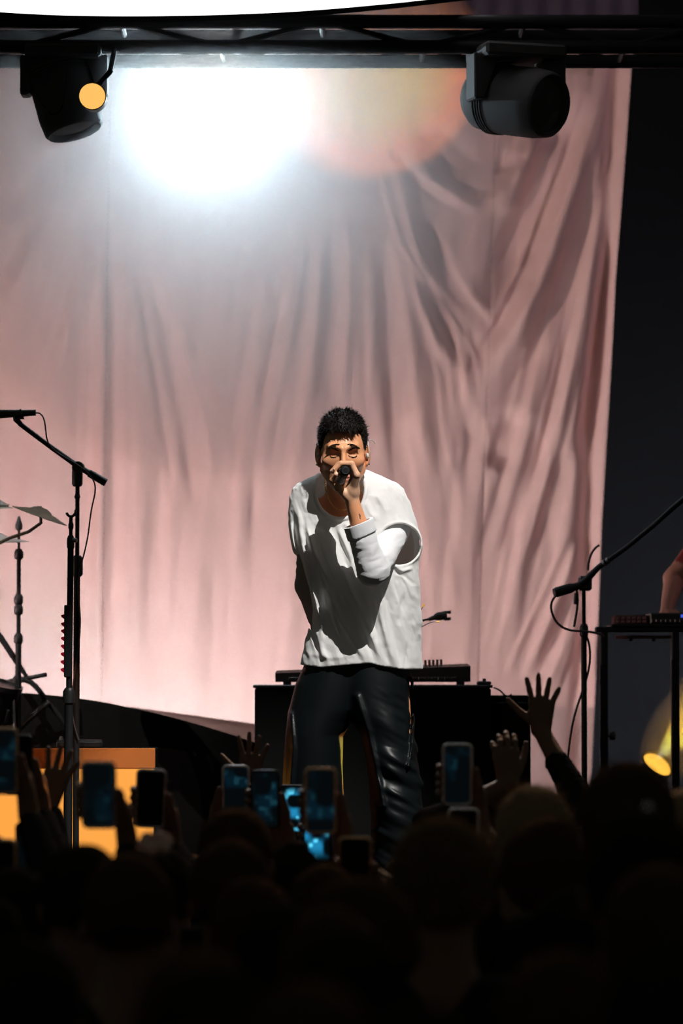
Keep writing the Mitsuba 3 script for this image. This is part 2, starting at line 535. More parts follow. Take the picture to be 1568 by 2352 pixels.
def strip_light(px0, px1, d, z, power, color, label):
    k = num('strip_light')
    a, b = P(px0, 1700, d), P(px1, 1700, d)
    L = b[0] - a[0]
    c = np.array([(a[0] + b[0]) / 2, d, z])
    tag(k, label, 'strip light')
    add(k + '__housing', [bx(c + (0, -0.035, -0.02), (L + 0.04, 0.02, 0.09), 0.006), bx(c + (0, 0.0, -0.06), (L + 0.04, 0.07, 0.012), 0.004)], 'mat_black_metal')
    q = trimesh.Trimesh([[-L / 2, -0.02, 0], [L / 2, -0.02, 0], [L / 2, 0.03, -0.045], [-L / 2, 0.03, -0.045]], [[0, 1, 2], [0, 2, 3]], process=False)
    q.vertices += c
    scene[k + '__lens'] = {**ref(q, 'mat_strip_glow'), 'emitter': {'type': 'area', 'radiance': rgb(color, power), 'sampling_weight': 1.0}}


strip_light(-230, 330, 15.45, 1.309, 135, (1.0, 0.93, 0.89), 'white floor strip light behind the ramp at the left end of the pink backdrop')
strip_light(380, 760, 15.45, 1.309, 105, (1.0, 0.88, 0.83), 'floor strip light behind the ramp under the middle of the pink backdrop')
strip_light(980, 1330, 15.55, 1.309, 12, (1.0, 0.66, 0.62), 'floor strip light under the right edge of the pink backdrop')

# --- sloping ramp at the left, drum riser behind it
cols = np.array([-260, -60, 60, 140, 230, 350, 460, 580, 700, 820])
front = np.array([1588, 1588, 1590, 1597, 1609, 1634, 1665, 1703, 1745, 1795])
back = np.array([1591, 1593, 1600, 1606, 1614, 1632, 1648, 1662, 1680, 1700])
sec = []
for s in np.linspace(0, 1, 60):
    c = -260 + s * 1080
    fy, by = np.interp(c, cols, front), np.interp(c, cols, back)
    from_f, to_b = P(c, fy, 13.9), P(c, by, 15.2)
    sec.append([from_f, to_b])
sec = np.array(sec)
k = 9
sec[:, :, 2] = np.stack([np.convolve(np.pad(sec[:, i, 2], k, 'edge'), np.ones(2 * k + 1) / (2 * k + 1), 'valid') for i in (0, 1)], 1)
sec[:, 1, 2] = np.minimum(sec[:, 1, 2], 1.915)
n = len(sec)
low = sec.copy()
low[:, :, 2] = STAGE - 0.01
V = np.concatenate([sec[:, 0], sec[:, 1], low[:, 1], low[:, 0]])
i = np.arange(n - 1)
Q = np.vstack([np.stack([a * n + i, a * n + i + 1, b * n + i + 1, b * n + i], 1) for a, b in ((0, 1), (1, 2), (2, 3), (3, 0))] +
              [[[0, n, 2 * n, 3 * n]], [[4 * n - 1, 3 * n - 1, 2 * n - 1, n - 1]]])
ramp = trimesh.Trimesh(V, np.vstack([Q[:, [0, 1, 2]], Q[:, [0, 2, 3]]]), process=False)
tag('stage_ramp', 'curved black ramp sloping down to the right in front of the pink backdrop', 'ramp')
topf = Q[:n - 1]
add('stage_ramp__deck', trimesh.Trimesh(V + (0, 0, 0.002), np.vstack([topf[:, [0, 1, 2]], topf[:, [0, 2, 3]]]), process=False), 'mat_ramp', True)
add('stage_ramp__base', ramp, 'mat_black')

# --- glowing screen ring over the stage
sx = np.linspace(-500, 1120, 60)
sy = np.interp(sx, [-500, -100, 60, 240, 400, 560, 700, 840, 980, 1120], [-30, 20, 33, 38, 37, 33, 26, 14, 0, -18])
sy = np.convolve(np.pad(sy, 3, 'edge'), np.ones(7) / 7, 'valid')
bot = np.array([P(a, b, 12.2 + 0.9 * ((a - 250) / 900) ** 2) for a, b in zip(sx, sy)])
top = bot + (0, -0.1, 0.42)
n = len(bot)
V = np.vstack([bot, top])
i = np.arange(n - 1)
Q = np.stack([i, i + 1, n + i + 1, n + i], 1)
scr = trimesh.Trimesh(V, np.vstack([Q[:, [0, 1, 2]], Q[:, [0, 2, 3]]]), process=False)
tag('screen_ring', 'curved glowing white screen hung over the stage at the top edge', 'screen')
scene['screen_ring__display'] = {**ref(scr, 'mat_strip_glow'), 'emitter': {'type': 'area', 'radiance': rgb((1.0, 1.0, 1.02), 2.0), 'sampling_weight': 0.5}}
V2 = np.vstack([V + (0, 0.012, 0), V + (0, 0.10, 0)])
m = 2 * n
rim = [np.stack([line[:-1], line[1:], line[1:] + m, line[:-1] + m], 1) for line in (np.arange(n)[::-1], n + np.arange(n))]
Q2 = np.vstack([Q, Q[:, ::-1] + m] + rim + [[[0, n, n + m, m]], [[n - 1, n - 1 + m, 2 * n - 1 + m, 2 * n - 1]]])
add('screen_ring__housing', trimesh.Trimesh(V2, np.vstack([Q2[:, [0, 1, 2]], Q2[:, [0, 2, 3]]]), process=False), 'mat_black')

# --- truss above the backdrop
TD = 12.95


def truss(key, px0, px1, ytop, ybot, d, depth, label):
    tag(key, label, 'truss')
    ends = []
    for (yy, dd) in ((ytop, d), (ybot, d), (ytop, d + depth), (ybot, d + depth)):
        a, b = P(px0, yy, d), P(px1, yy, d)
        a[1] = b[1] = dd
        ends.append((a, b))
        add(num(key + '__chord'), rod(a, b, 0.026, 12), 'mat_black_metal', 40)
    (ta, tb), (ba, bb) = ends[0], ends[1]
    n = int(np.linalg.norm(tb - ta) / 0.34)
    for i in range(n):
        s0, s1 = i / n, (i + 1) / n
        p, q = (ta + (tb - ta) * s0, ba + (bb - ba) * s1) if i % 2 else (ba + (bb - ba) * s0, ta + (tb - ta) * s1)
        add(num(key + '__brace'), [rod(p, q, 0.011, 8), rod(p + (0, depth, 0), q + (0, depth, 0), 0.011, 8), rod(p, p + (0, depth, 0), 0.011, 8)], 'mat_black_metal', 40)


truss('lighting_truss', -420, 1900, 50, 108, TD, 0.30, 'long black lattice truss running across above the pink backdrop')
# black border cloth that hangs behind the truss and hides the top of the backdrop
flat('mat_border', (0.09, 0.08, 0.11))
OPEN = [(258, 286), (640, 680), (735, 756), (800, 818), (868, 897), (914, 956), (962, 1004), (1040, 1062), (1262, 1290), (1302, 1322)]
cols_ = np.linspace(-450, 1466, 480)
rows_ = [124, 91, 76, -160]
V = np.array([[P(c, r + 1.5 * math.sin(c / 37) * (r == 124), BD - 0.17) for c in cols_] for r in rows_])
V[:, :, 1] += 0.012 * np.sin(cols_ / 9) * np.array([1, 0.7, 0.6, 0.2])[:, None]
n = len(cols_)
Q = []
for r in range(3):
    for c in range(n - 1):
        mid = (cols_[c] + cols_[c + 1]) / 2
        if r == 1 and any(o0 < mid < o1 for o0, o1 in OPEN):
            continue
        Q.append([r * n + c, r * n + c + 1, (r + 1) * n + c + 1, (r + 1) * n + c])
V = V.reshape(-1, 3)
Q = np.array(Q)
m = len(V)
V = np.vstack([V, V + (0, 0.006, 0)])
Q = np.vstack([Q, Q[:, ::-1] + m])
add('border_cloth', trimesh.Trimesh(V, np.vstack([Q[:, [0, 1, 2]], Q[:, [0, 2, 3]]]), process=False), 'mat_border', True,
    label='narrow dark border cloth along the top of the pink backdrop', cat='curtain')

# ------------------------------------------------------------------ the singer
SD = 12.0


def J(px, py, dy=0.0):
    return P(px, py, SD + dy)


def to_px(p):
    """Pixel column and row of world points, and depth behind the singer's plane."""
    q = p - CAM
    z = q @ FWD
    return 784.0 + F * q[:, 0] / z, 1176.0 - F * (q @ UPV) / z, p[:, 1] - SD


HS = -0.050          # the head and the hand lean forward of the chest
HEAD_O = J(787, 1042, -0.125)
hp = math.radians(13)
HX = np.array([1.0, 0, 0])
HY = np.array([0.02, -math.cos(hp), -math.sin(hp)])
HY /= np.linalg.norm(HY)
HZ = np.cross(HY, HX) * -1
HZ = np.cross(HX, HY)
if HZ[2] < 0:
    HZ = -HZ
HX = np.cross(HY, HZ)
if HX[0] < 0:
    HX = -HX
HM = np.stack([HX, HY, HZ], 1)      # head local -> world


def hl(p):
    return (p - HEAD_O) @ HM


def hw(q):
    return np.asarray(q, float) @ HM.T + HEAD_O


def mir(q):
    m = q.copy()
    m[:, 0] = np.abs(m[:, 0])
    return m


def head_sdf(p):
    q = hl(p)
    m = mir(q)
    d = ell(q, (0, -0.020, 0.038), (0.0765, 0.098, 0.084))
    d = smin(d, ell(q, (0, 0.030, -0.015), (0.066, 0.066, 0.080)), 0.03)
    jaw = cone(m, (0.056, -0.002, -0.055), (0.020, 0.068, -0.094), 0.020, 0.021)
    d = smin(d, jaw, 0.03)
    d = smin(d, ell(q, (0, 0.076, -0.098), (0.026, 0.018, 0.018)), 0.016)
    d = smin(d, ell(q, (0, 0.045, -0.07), (0.045, 0.05, 0.04)), 0.02)
    d = smin(d, ell(m, (0.048, 0.058, -0.016), (0.018, 0.018, 0.012)), 0.030)          # cheekbones
    d = smin(d, cone(m, (0.006, 0.094, 0.032), (0.043, 0.075, 0.036), 0.0078, 0.0064), 0.022)   # brow
    d = smax(d, -ell(m, (0.033, 0.101, 0.0175), (0.021, 0.021, 0.0135)), 0.012)          # eye sockets
    d = smin(d, ell(m, (0.0335, 0.0615, 0.0185), (0.0170, 0.0170, 0.0150)), 0.008)        # closed lids
    lz = m[:, 2] - (0.0080 + 14 * (m[:, 0] - 0.0335) ** 2)                                # slit where the lids meet
    slit = np.maximum(np.abs(lz) - 0.0006, np.maximum(np.abs(m[:, 0] - 0.0335) - 0.0145, 0.06 - q[:, 1]))
    lid = np.maximum(ell(m, (0.0335, 0.0623, 0.0175), (0.0176, 0.0178, 0.0155)), -lz)
    d = smin(d, lid, 0.0015)
    d = smin(d, cone(q, (0, 0.096, 0.026), (0, 0.121, -0.030), 0.0068, 0.0105), 0.009)     # nose
    d = smin(d, ell(m, (0.0125, 0.103, -0.034), (0.0095, 0.012, 0.008)), 0.007)
    d = smax(d, -ell(m, (0.007, 0.110, -0.0425), (0.0045, 0.006, 0.005)), 0.003)
    d = smin(d, ell(q, (0, 0.091, -0.062), (0.025, 0.010, 0.0065)), 0.006)                # lips
    d = smin(d, ell(q, (0, 0.089, -0.074), (0.021, 0.010, 0.0065)), 0.006)
    d = smax(d, -ell(q, (0, 0.104, -0.068), (0.020, 0.010, 0.0018)), 0.003)
    # ears
    er = np.array([[math.cos(0.45), -math.sin(0.45), 0], [math.sin(0.45), math.cos(0.45), 0], [0, 0, 1]])
    ear = ell(m, (0.083, -0.014, -0.006), (0.007, 0.019, 0.033), er)
    ear = smin(ear, ell(m, (0.080, -0.004, -0.034), (0.006, 0.009, 0.012)), 0.006)
    ear = smax(ear, -ell(m, (0.091, -0.008, -0.004), (0.006, 0.011, 0.021), er), 0.004)
    d = smin(d, ear, 0.006)
    return d


# hand on the microphone (the singer's left)
WR = J(808, 1150, -0.235 + HS)
EL = J(856, 1312, -0.250)
SH_R = J(912, 1214, 0.02)
SH_L = J(716, 1178, 0.03)
MIC_BUTT = J(793, 1081, -0.335 + HS)
MIC_TOP = J(777, 1100, -0.140 + HS)
FING = []
for i, (dy, ln) in enumerate(((-0.287, 0.90), (-0.264, 1.0), (-0.240, 1.0), (-0.217, 0.95))):
    dy += HS
    sx = -2.2 * i
    sy = 1.2 * i
    FING.append([J(819 + sx, 1091 + sy, dy), J(807 + sx, 1065 + sy, dy - 0.002), J(783 + sx, 1064.5 + sy, dy), J(769 + sx, 1080 + sy + (1 - ln) * -20, dy)])
THUMB = [J(800, 1143, -0.245 + HS), J(777, 1122, -0.262 + HS), J(763.5, 1103, -0.272 + HS), J(772, 1090, -0.290 + HS)]
WR_H = J(809, 1128, -0.245 + HS)


def hand_sdf(p):
    d = cone(p, WR, WR_H, 0.0225, 0.021)
    palm = []
    for k, f in enumerate(FING):
        palm.append(cone(p, WR_H + (f[0] - FING[1][0]) * 0.25, f[0], 0.0165, 0.0115))
    palm.append(cone(p, WR_H, J(811, 1108, -0.250 + HS), 0.018, 0.015))
    d = smin(d, union(palm, 0.012), 0.014)
    r0 = (0.0098, 0.0104, 0.0106, 0.0102)
    for f, r in zip(FING, r0):
        c = cone(p, f[0], f[1], r + 0.0012, r)
        c = smin(c, cone(p, f[1], f[2], r, r * 0.92), 0.0035)
        c = smin(c, cone(p, f[2], f[3], r * 0.92, r * 0.80), 0.0035)
        d = smin(d, c, 0.0035)
    t = cone(p, THUMB[0], THUMB[1], 0.0175, 0.0125)
    t = smin(t, cone(p, THUMB[1], THUMB[2], 0.0125, 0.0098), 0.005)
    t = smin(t, cone(p, THUMB[2], THUMB[3], 0.0098, 0.0088), 0.004)
    d = smin(d, t, 0.008)
    ax = MIC_TOP - MIC_BUTT
    ax = ax / np.linalg.norm(ax)
    q = p - MIC_BUTT
    rad = np.linalg.norm(q - (q @ ax)[:, None] * ax, axis=1)
    return smax(d, 0.0178 - rad, 0.003)


HIP_L, HIP_R = J(765, 1515, 0.06), J(872, 1515, 0.06)
KN_L, KN_R = J(720, 1765, -0.02), J(908, 1765, -0.03)
AN_L, AN_R = J(700, 1990, 0.10), J(935, 1990, 0.02)
EL_L, WR_L = J(708, 1345, 0.13), J(740, 1450, 0.2)


def body_sdf(p):
    d = head_sdf(p)
    nk = cone(p, hw((0, -0.035, -0.055)), J(790, 1165, 0.03), 0.052, 0.062)
    d = smin(d, nk, 0.02)
    ch = ell(p, J(800, 1230, 0.012), (0.150, 0.078, 0.13))
    ab = cone(p, J(812, 1300, 0.02), J(820, 1490, 0.045), 0.095, 0.105)
    sh = union([cone(p, J(790, 1172, 0.02), SH_R, 0.055, 0.042), cone(p, J(790, 1172, 0.02), SH_L, 0.055, 0.042)], 0.04)
    t = union([ch, ab, sh], 0.04)
    d = smin(d, t, 0.03)
    arm = smin(cone(p, SH_R, EL, 0.043, 0.038), cone(p, EL, WR, 0.040, 0.0235), 0.02)
    d = smin(d, arm, 0.015)
    d = smin(d, hand_sdf(p), 0.006)
    la = smin(cone(p, SH_L, EL_L, 0.042, 0.036), cone(p, EL_L, WR_L, 0.040, 0.027), 0.02)
    la = smin(la, ell(p, WR_L + (0.03, 0.02, -0.06), (0.03, 0.022, 0.06)), 0.02)
    d = smin(d, la, 0.02)
    for h, k, a in ((HIP_L, KN_L, AN_L), (HIP_R, KN_R, AN_R)):
        lg = smin(cone(p, h, k, 0.095, 0.062), cone(p, k, a, 0.062, 0.042), 0.03)
        lg = smin(lg, cone(p, a, a + (0, -0.16, -0.05), 0.04, 0.032), 0.02)
        d = smin(d, lg, 0.04)
    return d


lo = np.array([J(640, 0)[0], SD - 0.50, STAGE - 0.02])
hi = np.array([J(1000, 0)[0], SD + 0.36, J(0, 930)[2] + 0.02])
zx = [(J(716, 0)[0], J(862, 0)[0])]
zy = [(SD - 0.42, SD - 0.05)]
zz = [(J(0, 1160)[2], J(0, 935)[2])]
bx_, by_, bz_ = (axis_steps(lo[0], hi[0], 0.0020, zx, 0.008), axis_steps(lo[1], hi[1], 0.0020, zy, 0.008), axis_steps(lo[2], hi[2], 0.0020, zz, 0.010))
body = mesh_sdf(body_sdf, bx_, by_, bz_)
bv = np.asarray(body.vertices)
q = hl(bv)
m = mir(q)
col = np.tile(np.array([0.66, 0.300, 0.150]), (len(bv), 1))
ishead = (q[:, 2] > -0.13) & (np.abs(q[:, 0]) < 0.11) & (np.linalg.norm(q, axis=1) < 0.17)
hk = np.clip(1 - (np.linalg.norm(bv - (WR_H * 0.4 + FING[1][0] * 0.6), axis=1) - 0.045) / 0.055, 0, 1) * np.clip(1 - hand_sdf(bv) / 0.006, 0, 1)
hk = hk[:, None]
col = col * (1 - hk) + np.array([0.72, 0.42, 0.27]) * hk


def tint(mask, c, k):
    col[:] = col * (1 - (mask * k)[:, None]) + np.asarray(c) * (mask * k)[:, None]


soft = lambda e: np.exp(-np.maximum(e, 0) ** 2)
tint(ishead * soft(np.hypot((m[:, 0] - 0.045) / 0.022, (q[:, 2] + 0.03) / 0.022)), (0.62, 0.24, 0.13), 0.5)      # cheeks
tint(ishead * soft(np.hypot(q[:, 0] / 0.014, (q[:, 2] + 0.03) / 0.014)) * (q[:, 1] > 0.09), (0.62, 0.25, 0.14), 0.4)
tint(ishead * ((np.abs(q[:, 0]) < 0.026) & (q[:, 1] > 0.08) & (np.abs(q[:, 2] + 0.068) < 0.012)), (0.50, 0.17, 0.13), 0.7)
tint(ishead * soft(np.abs(m[:, 0] - 0.083) / 0.012), (0.70, 0.24, 0.12), 0.45)                                 # ears
stub = ishead * np.clip((-0.045 - q[:, 2]) / 0.03, 0, 1)
tint(stub, (0.36, 0.19, 0.12), 0.22)                                                                           # stubble
# nails
for f in FING + [THUMB]:
    tip = f[3] + (f[3] - f[2]) / np.linalg.norm(f[3] - f[2]) * 0.003 + np.array([-0.004, -0.006, 0.002])
    tint(soft(np.maximum(np.linalg.norm(bv - tip, axis=1) - 0.004, 0) / 0.0015), (0.85, 0.58, 0.48), 0.6)
scene['mat_skin'] = {'type': 'twosided', 'bsdf': {'type': 'principled', 'base_color': VCOL, 'roughness': 0.45, 'specular': 0.42, 'sheen': 0.2}}
add('person', body, 'mat_skin', True, color=col,
    label='singer in oversized white tee and black leather trousers holding a microphone to his mouth', cat='person')

# brows and lashes
rng = np.random.default_rng(5)


def snap(pts, f, steps=12):
    """Move points along the gradient onto the surface f = 0; also returns the normals."""
    p = np.array(pts, float)
    for _ in range(steps):
        e = 5e-4
        g = np.stack([f(p + np.eye(3)[k] * e) - f(p - np.eye(3)[k] * e) for k in range(3)], 1) / (2 * e)
        g /= np.linalg.norm(g, axis=1, keepdims=True) + 1e-9
        p -= g * f(p)[:, None] * 0.8
    return p, g


flat('mat_hair_dark', (0.018, 0.013, 0.011))
flat('mat_brow', (0.035, 0.020, 0.013))
mat('mat_hair', (0.009, 0.007, 0.006), 0.6, spec=0.14)
for sd, nm in ((-1, 'brow'), (1, 'brow')):
    t = rng.uniform(0, 1, 320)
    w = 0.0052 * (1 - t) ** 0.5 + 0.0012
    off = rng.uniform(-1, 1, 320)
    rx = (0.012 + 0.040 * t) * sd
    rz = 0.0315 + 0.0065 * np.sin(np.clip(t * 1.25, 0, 1) * 2.6) - 0.004 * (t > 0.75) * (t - 0.75) * 4 + off * w
    pts, g = snap(hw(np.stack([rx, np.full(320, 0.085), rz], 1)), head_sdf)
    dr_ = np.stack([np.full(320, 0.8 * sd), np.full(320, 0.25), 0.22 - t * 0.45], 1) @ HM.T
    add(num('person__eyebrow'), strands(pts + g * 0.0006, dr_ / np.linalg.norm(dr_, axis=1, keepdims=True), 0.0075, 0.0008, rng, 0.2), 'mat_brow')
    t = rng.uniform(-1, 1, 220)
    pts, g = snap(hw(np.stack([0.0335 * sd + 0.0150 * t, np.full(220, 0.09), 0.0095 - 0.0045 * (1 - t * t) + 0.0006 * rng.normal(size=220)], 1)), head_sdf)
    dr_ = np.stack([0.4 * t, np.full(220, 0.7), np.full(220, -0.5)], 1) @ HM.T
    add(num('person__eyelashes'), strands(pts, dr_ / np.linalg.norm(dr_, axis=1, keepdims=True), 0.0046, 0.0005, rng, 0.25), 'mat_hair_dark')


# hair: short spiky crop with a ragged fringe
def hair_sdf(p):
    q = hl(p)
    d = ell(q, (0, -0.020, 0.046), (0.082, 0.103, 0.096))
    d = smin(d, ell(q, (0, 0.015, 0.085), (0.062, 0.070, 0.056)), 0.03)
    # front edge of the hair: fringe line, lower at the temples
    front_z = 0.091 - 0.30 * np.maximum(np.abs(q[:, 0]) - 0.055, 0)
    cut = np.maximum(front_z - q[:, 2], 0.012 - q[:, 1] * -1 * 0 + 0 * q[:, 1])
    side = -0.012 - q[:, 2] + np.clip((0.0 - q[:, 1]), -0.05, 0.05) * 0.9     # the sides reach lower behind the ears
    line = np.where(q[:, 1] > 0.035, front_z - q[:, 2], np.where(q[:, 1] > -0.005, 0.004 - q[:, 2] + 0.0 * q[:, 1], -0.055 - q[:, 2]))
    d = smax(d, line, 0.006)
    s = meshkit.fbm(q * 90, 2, 3) - 0.5
    return d + 0.006 * s


hx = axis_steps(HEAD_O[0] - 0.13, HEAD_O[0] + 0.13, 0.0035)
hy = axis_steps(HEAD_O[1] - 0.16, HEAD_O[1] + 0.18, 0.0035)
hz = axis_steps(HEAD_O[2] - 0.10, HEAD_O[2] + 0.19, 0.0035)
cap = mesh_sdf(hair_sdf, hx, hy, hz)
rng = np.random.default_rng(11)
cap_n = np.asarray(trimesh.Trimesh(cap.vertices, cap.faces, process=False).vertex_normals)
cq = hl(np.asarray(cap.vertices))
ok = np.where(hl(np.asarray(cap.vertices) + cap_n * 0.01)[:, 2] > -0.03)[0]
pick = rng.choice(ok, 4600)
base = np.asarray(cap.vertices)[pick] - cap_n[pick] * 0.004
lq = hl(base)
fwd = np.stack([lq[:, 0] * 3.0, np.full(len(lq), 0.55), -0.25 + 0 * lq[:, 0]], 1)
up_ = np.clip((lq[:, 2] - 0.06) / 0.07, 0, 1)
fwd[:, 2] += up_ * 0.5
fwd[:, 1] -= (1 - up_) * 0.5
dirs = cap_n[pick] * 0.6 + fwd @ HM.T * 0.9 + rng.normal(size=(len(pick), 3)) * 0.38
dirs /= np.linalg.norm(dirs, axis=1, keepdims=True)
ln = 0.008 + 0.009 * np.clip((lq[:, 2] - 0.03) / 0.09, 0, 1)
h1 = strands(base, dirs, ln, 0.0015, rng, 0.5)
# fringe tufts hanging on the forehead
nf = 130
t = rng.uniform(-1, 1, nf)
root, g = snap(hw(np.stack([0.058 * t, np.full(nf, 0.085), 0.098 + rng.uniform(-0.004, 0.012, nf)], 1)), hair_sdf)
dirs = np.stack([0.25 * rng.normal(size=nf) + 0.35, 0.35 + 0 * t, -1.0 + 0 * t], 1) @ HM.T
dirs /= np.linalg.norm(dirs, axis=1, keepdims=True)
h2 = strands(root, dirs, np.where(np.abs(t - 0.15) < 0.6, 0.021, 0.016) * rng.uniform(0.6, 1.15, nf), 0.0024, rng, 0.35, 0.1)
# fine flyaway hairs
pick = rng.choice(ok, 160)
fl = strands(np.asarray(cap.vertices)[pick], (cap_n[pick] + rng.normal(size=(160, 3)) * 0.6), 0.011, 0.0004, rng, 0.9)
add('person__hair', [cap, h1, h2, fl], 'mat_hair', False, label='short spiky dark hair with a ragged fringe')

# ---- oversized tee
TY = [1074, 1079, 1086, 1098, 1112, 1122, 1140, 1170, 1200, 1240, 1262, 1283, 1300, 1320, 1350, 1400, 1432, 1485, 1530, 1600]
TL = [765, 752, 738, 708, 682, 673, 667, 663, 663, 666, 669, 680, 690, 699, 709, 714, 710, 699, 688, 682]
TR = [822, 841, 857, 888, 918, 929, 938, 947, 957, 966, 968, 964, 962, 962, 965, 967, 968, 968, 971, 974]
TC = [0.02, 0.02, 0.02, 0.018, 0.015, 0.012, 0.010, 0.008, 0.006, 0.004, 0.004, 0.004, 0.004, 0.004, 0.006, 0.012, 0.018, 0.025, 0.03, 0.03]
TR_ = [0.02, 0.045, 0.060, 0.078, 0.088, 0.094, 0.100, 0.107, 0.114, 0.120, 0.122, 0.123, 0.124, 0.126, 0.128, 0.134, 0.140, 0.150, 0.160, 0.162]
TEE_FOLDS = [
    ([(700, 1180), (716, 1260), (742, 1340), (775, 1420), (815, 1480), (850, 1532)], 9, 0.015),
    ([(722, 1200), (742, 1270), (775, 1345), (812, 1410), (842, 1470), (868, 1530)], 8, -0.012),
    ([(740, 1205), (765, 1270), (795, 1335), (826, 1400), (855, 1470), (884, 1534)], 8, 0.013),
    ([(684, 1170), (690, 1240), (704, 1310), (722, 1380), (735, 1440), (742, 1500)], 7, 0.012),
    ([(672, 1180), (678, 1240), (695, 1310), (712, 1380), (724, 1430)], 5, -0.009),
    ([(775, 1215), (800, 1270), (812, 1320)], 6, 0.009),
    ([(760, 1205), (782, 1262), (802, 1315)], 5, -0.008),
    ([(792, 1200), (806, 1240), (812, 1275)], 5, 0.007),
    ([(862, 1340), (874, 1410), (888, 1470), (905, 1535)], 9, 0.013),
    ([(880, 1340), (890, 1410), (903, 1470), (922, 1535)], 8, -0.010),
    ([(720, 1440), (728, 1470), (745, 1520)], 6, 0.010),
    ([(706, 1400), (716, 1450), (733, 1500)], 5, -0.010),
    ([(712, 1350), (722, 1395), (738, 1420), (742, 1450)], 5, 0.010),
    ([(900, 1300), (925, 1312), (950, 1305)], 5, 0.008),
    ([(905, 1312), (930, 1325), (948, 1345)], 4, -0.005),
    ([(912, 1305), (935, 1340), (950, 1380)], 6, 0.005),
    ([(860, 1130), (880, 1160), (890, 1185)], 10, 0.006),
    ([(890, 1110), (905, 1150), (915, 1195)], 8, -0.005),
    ([(838, 1150), (850, 1180), (868, 1196)], 6, 0.005),
    ([(700, 1500), (760, 1512), (820, 1505)], 6, 0.003),
    ([(668, 1200), (672, 1240), (682, 1275)], 4, 0.006),
]

_r = random.Random(9)
for i in range(26):                    # thin wrinkles running down from the left shoulder
    x, y = _r.uniform(672, 790), _r.uniform(1195, 1400)
    L, s = _r.uniform(60, 130), _r.uniform(0.15, 0.5)
    TEE_FOLDS.append(([(x, y), (x + L * s * 0.45, y + L * 0.5), (x + L * s, y + L)], _r.uniform(2.6, 4.2), _r.choice((-1, 1)) * _r.uniform(0.003, 0.0058)))
for i in range(12):
    x, y = _r.uniform(850, 950), _r.uniform(1300, 1480)
    L, s = _r.uniform(40, 90), _r.uniform(-0.2, 0.35)
    TEE_FOLDS.append(([(x, y), (x + L * s * 0.5, y + L * 0.5), (x + L * s, y + L)], _r.uniform(3, 5), _r.choice((-1, 1)) * _r.uniform(0.0015, 0.0035)))


def tee_outer(p):
    px, py, dy = to_px(p)
    xl, xr = np.interp(py, TY, TL), np.interp(py, TY, TR)
    c, r = np.interp(py, TY, TC), np.interp(py, TY, TR_)
    hxx = (xr - xl) / 2 / 680.0
    x = (px - (xl + xr) / 2) / 680.0
    e = 2.35
    k = (np.abs(x / hxx) ** e + np.abs((dy - c) / r) ** e) ** (1 / e)
    d = (k - 1) * np.minimum(hxx, r) * 0.95
    return smax(d, (1074 - py) / 680.0, 0.01), px, py, dy, c


def tee_sdf(p, thick=0.011):
    d, px, py, dy, c = tee_outer(p)
    d0 = d
    h = np.zeros(len(p))
    near = np.abs(d) < 0.08
    if near.any():
        hn = np.zeros(near.sum())
        for pts, w, a in TEE_FOLDS:
            dd, t, s = poly_dist(px[near], py[near], pts)
            end = np.clip(np.minimum(t, 1 - t) / 0.2, 0, 1)
            hn += a * end * np.exp(-(dd / (w * (1 + 0.3 * s))) ** 2)
        qq = np.stack([(px[near] - py[near] * 0.35) / 13, py[near] / 70, dy[near] * 8], 1)
        hn += 0.008 * (meshkit.fbm(qq, 3, 2) - 0.5)
        qq = np.stack([px[near] / 22 + py[near] / 60, py[near] / 16 - px[near] / 40, dy[near] * 14], 1)
        hn += 0.0045 * (meshkit.fbm(qq, 2, 6) - 0.5)
        h[near] = hn
    # ribbed collar: a raised band about the neck opening
    nx, ny = (px - 781) / 54.0, (py - 1124) / 63.0
    ring = np.hypot(nx, ny)
    front = dy < 0.045
    h += np.where(front, 0.005 * np.exp(-((ring - 1.09) / 0.06) ** 2) - 0.003 * np.exp(-((ring - 1.19) / 0.03) ** 2), 0)
    d = d - h
    nearhole = np.clip(np.minimum(np.abs(ring - 1), np.hypot((px - 917) / 48.0, (py - 1250) / 47.0) - 1) / 0.35, 0, 1)
    inner = d0 + thick + 0.012 * nearhole
    hem = np.interp(px, [680, 691, 740, 790, 848, 880, 930, 972, 985], [1526, 1527, 1533, 1528, 1523, 1531, 1538, 1537, 1537])
    hole_neck = np.where(dy < 0.045, (ring - 1) * 0.075, 1.0)
    # the wide right sleeve opening
    sx_, sy_ = (px - 917) / 48.0, (py - 1250) / 47.0
    ang = 0.25
    sx2, sy2 = sx_ * math.cos(ang) + sy_ * math.sin(ang), -sx_ * math.sin(ang) + sy_ * math.cos(ang)
    hs = np.hypot(sx2, sy2)
    hole_slv = np.where(dy < 0.03, (hs - 1) * 0.068, 1.0)
    d = d - np.where(dy < 0.03, 0.004 * np.exp(-((hs - 1.08) / 0.05) ** 2), 0)
    hole_l = np.maximum((np.hypot((px - 673) / 17.0, (py - 1288) / 12.0) - 1) * 0.02, np.abs(dy) - 0.12)
    d = np.maximum(d, -inner)
    d = np.maximum(d, (py - hem) / 680.0)
    d = np.maximum(d, -hole_neck)
    d = np.maximum(d, -hole_slv)
    return np.maximum(d, -hole_l)


tee = mesh_sdf(tee_sdf, axis_steps(J(652, 0)[0], J(985, 0)[0], 0.0030), axis_steps(SD - 0.22, SD + 0.24, 0.0036), axis_steps(J(0, 1545)[2], J(0, 1068)[2], 0.0032), margin=0.02)
relax(tee, 2)
scene['mat_tee'] = {'type': 'principledthin', 'base_color': rgb((0.82, 0.82, 0.81)), 'roughness': 0.85, 'diff_trans': 0.45, 'eta': 1.3}
add('person__tee', tee, 'mat_tee', True, label='oversized white tee with a wide drooping collar')


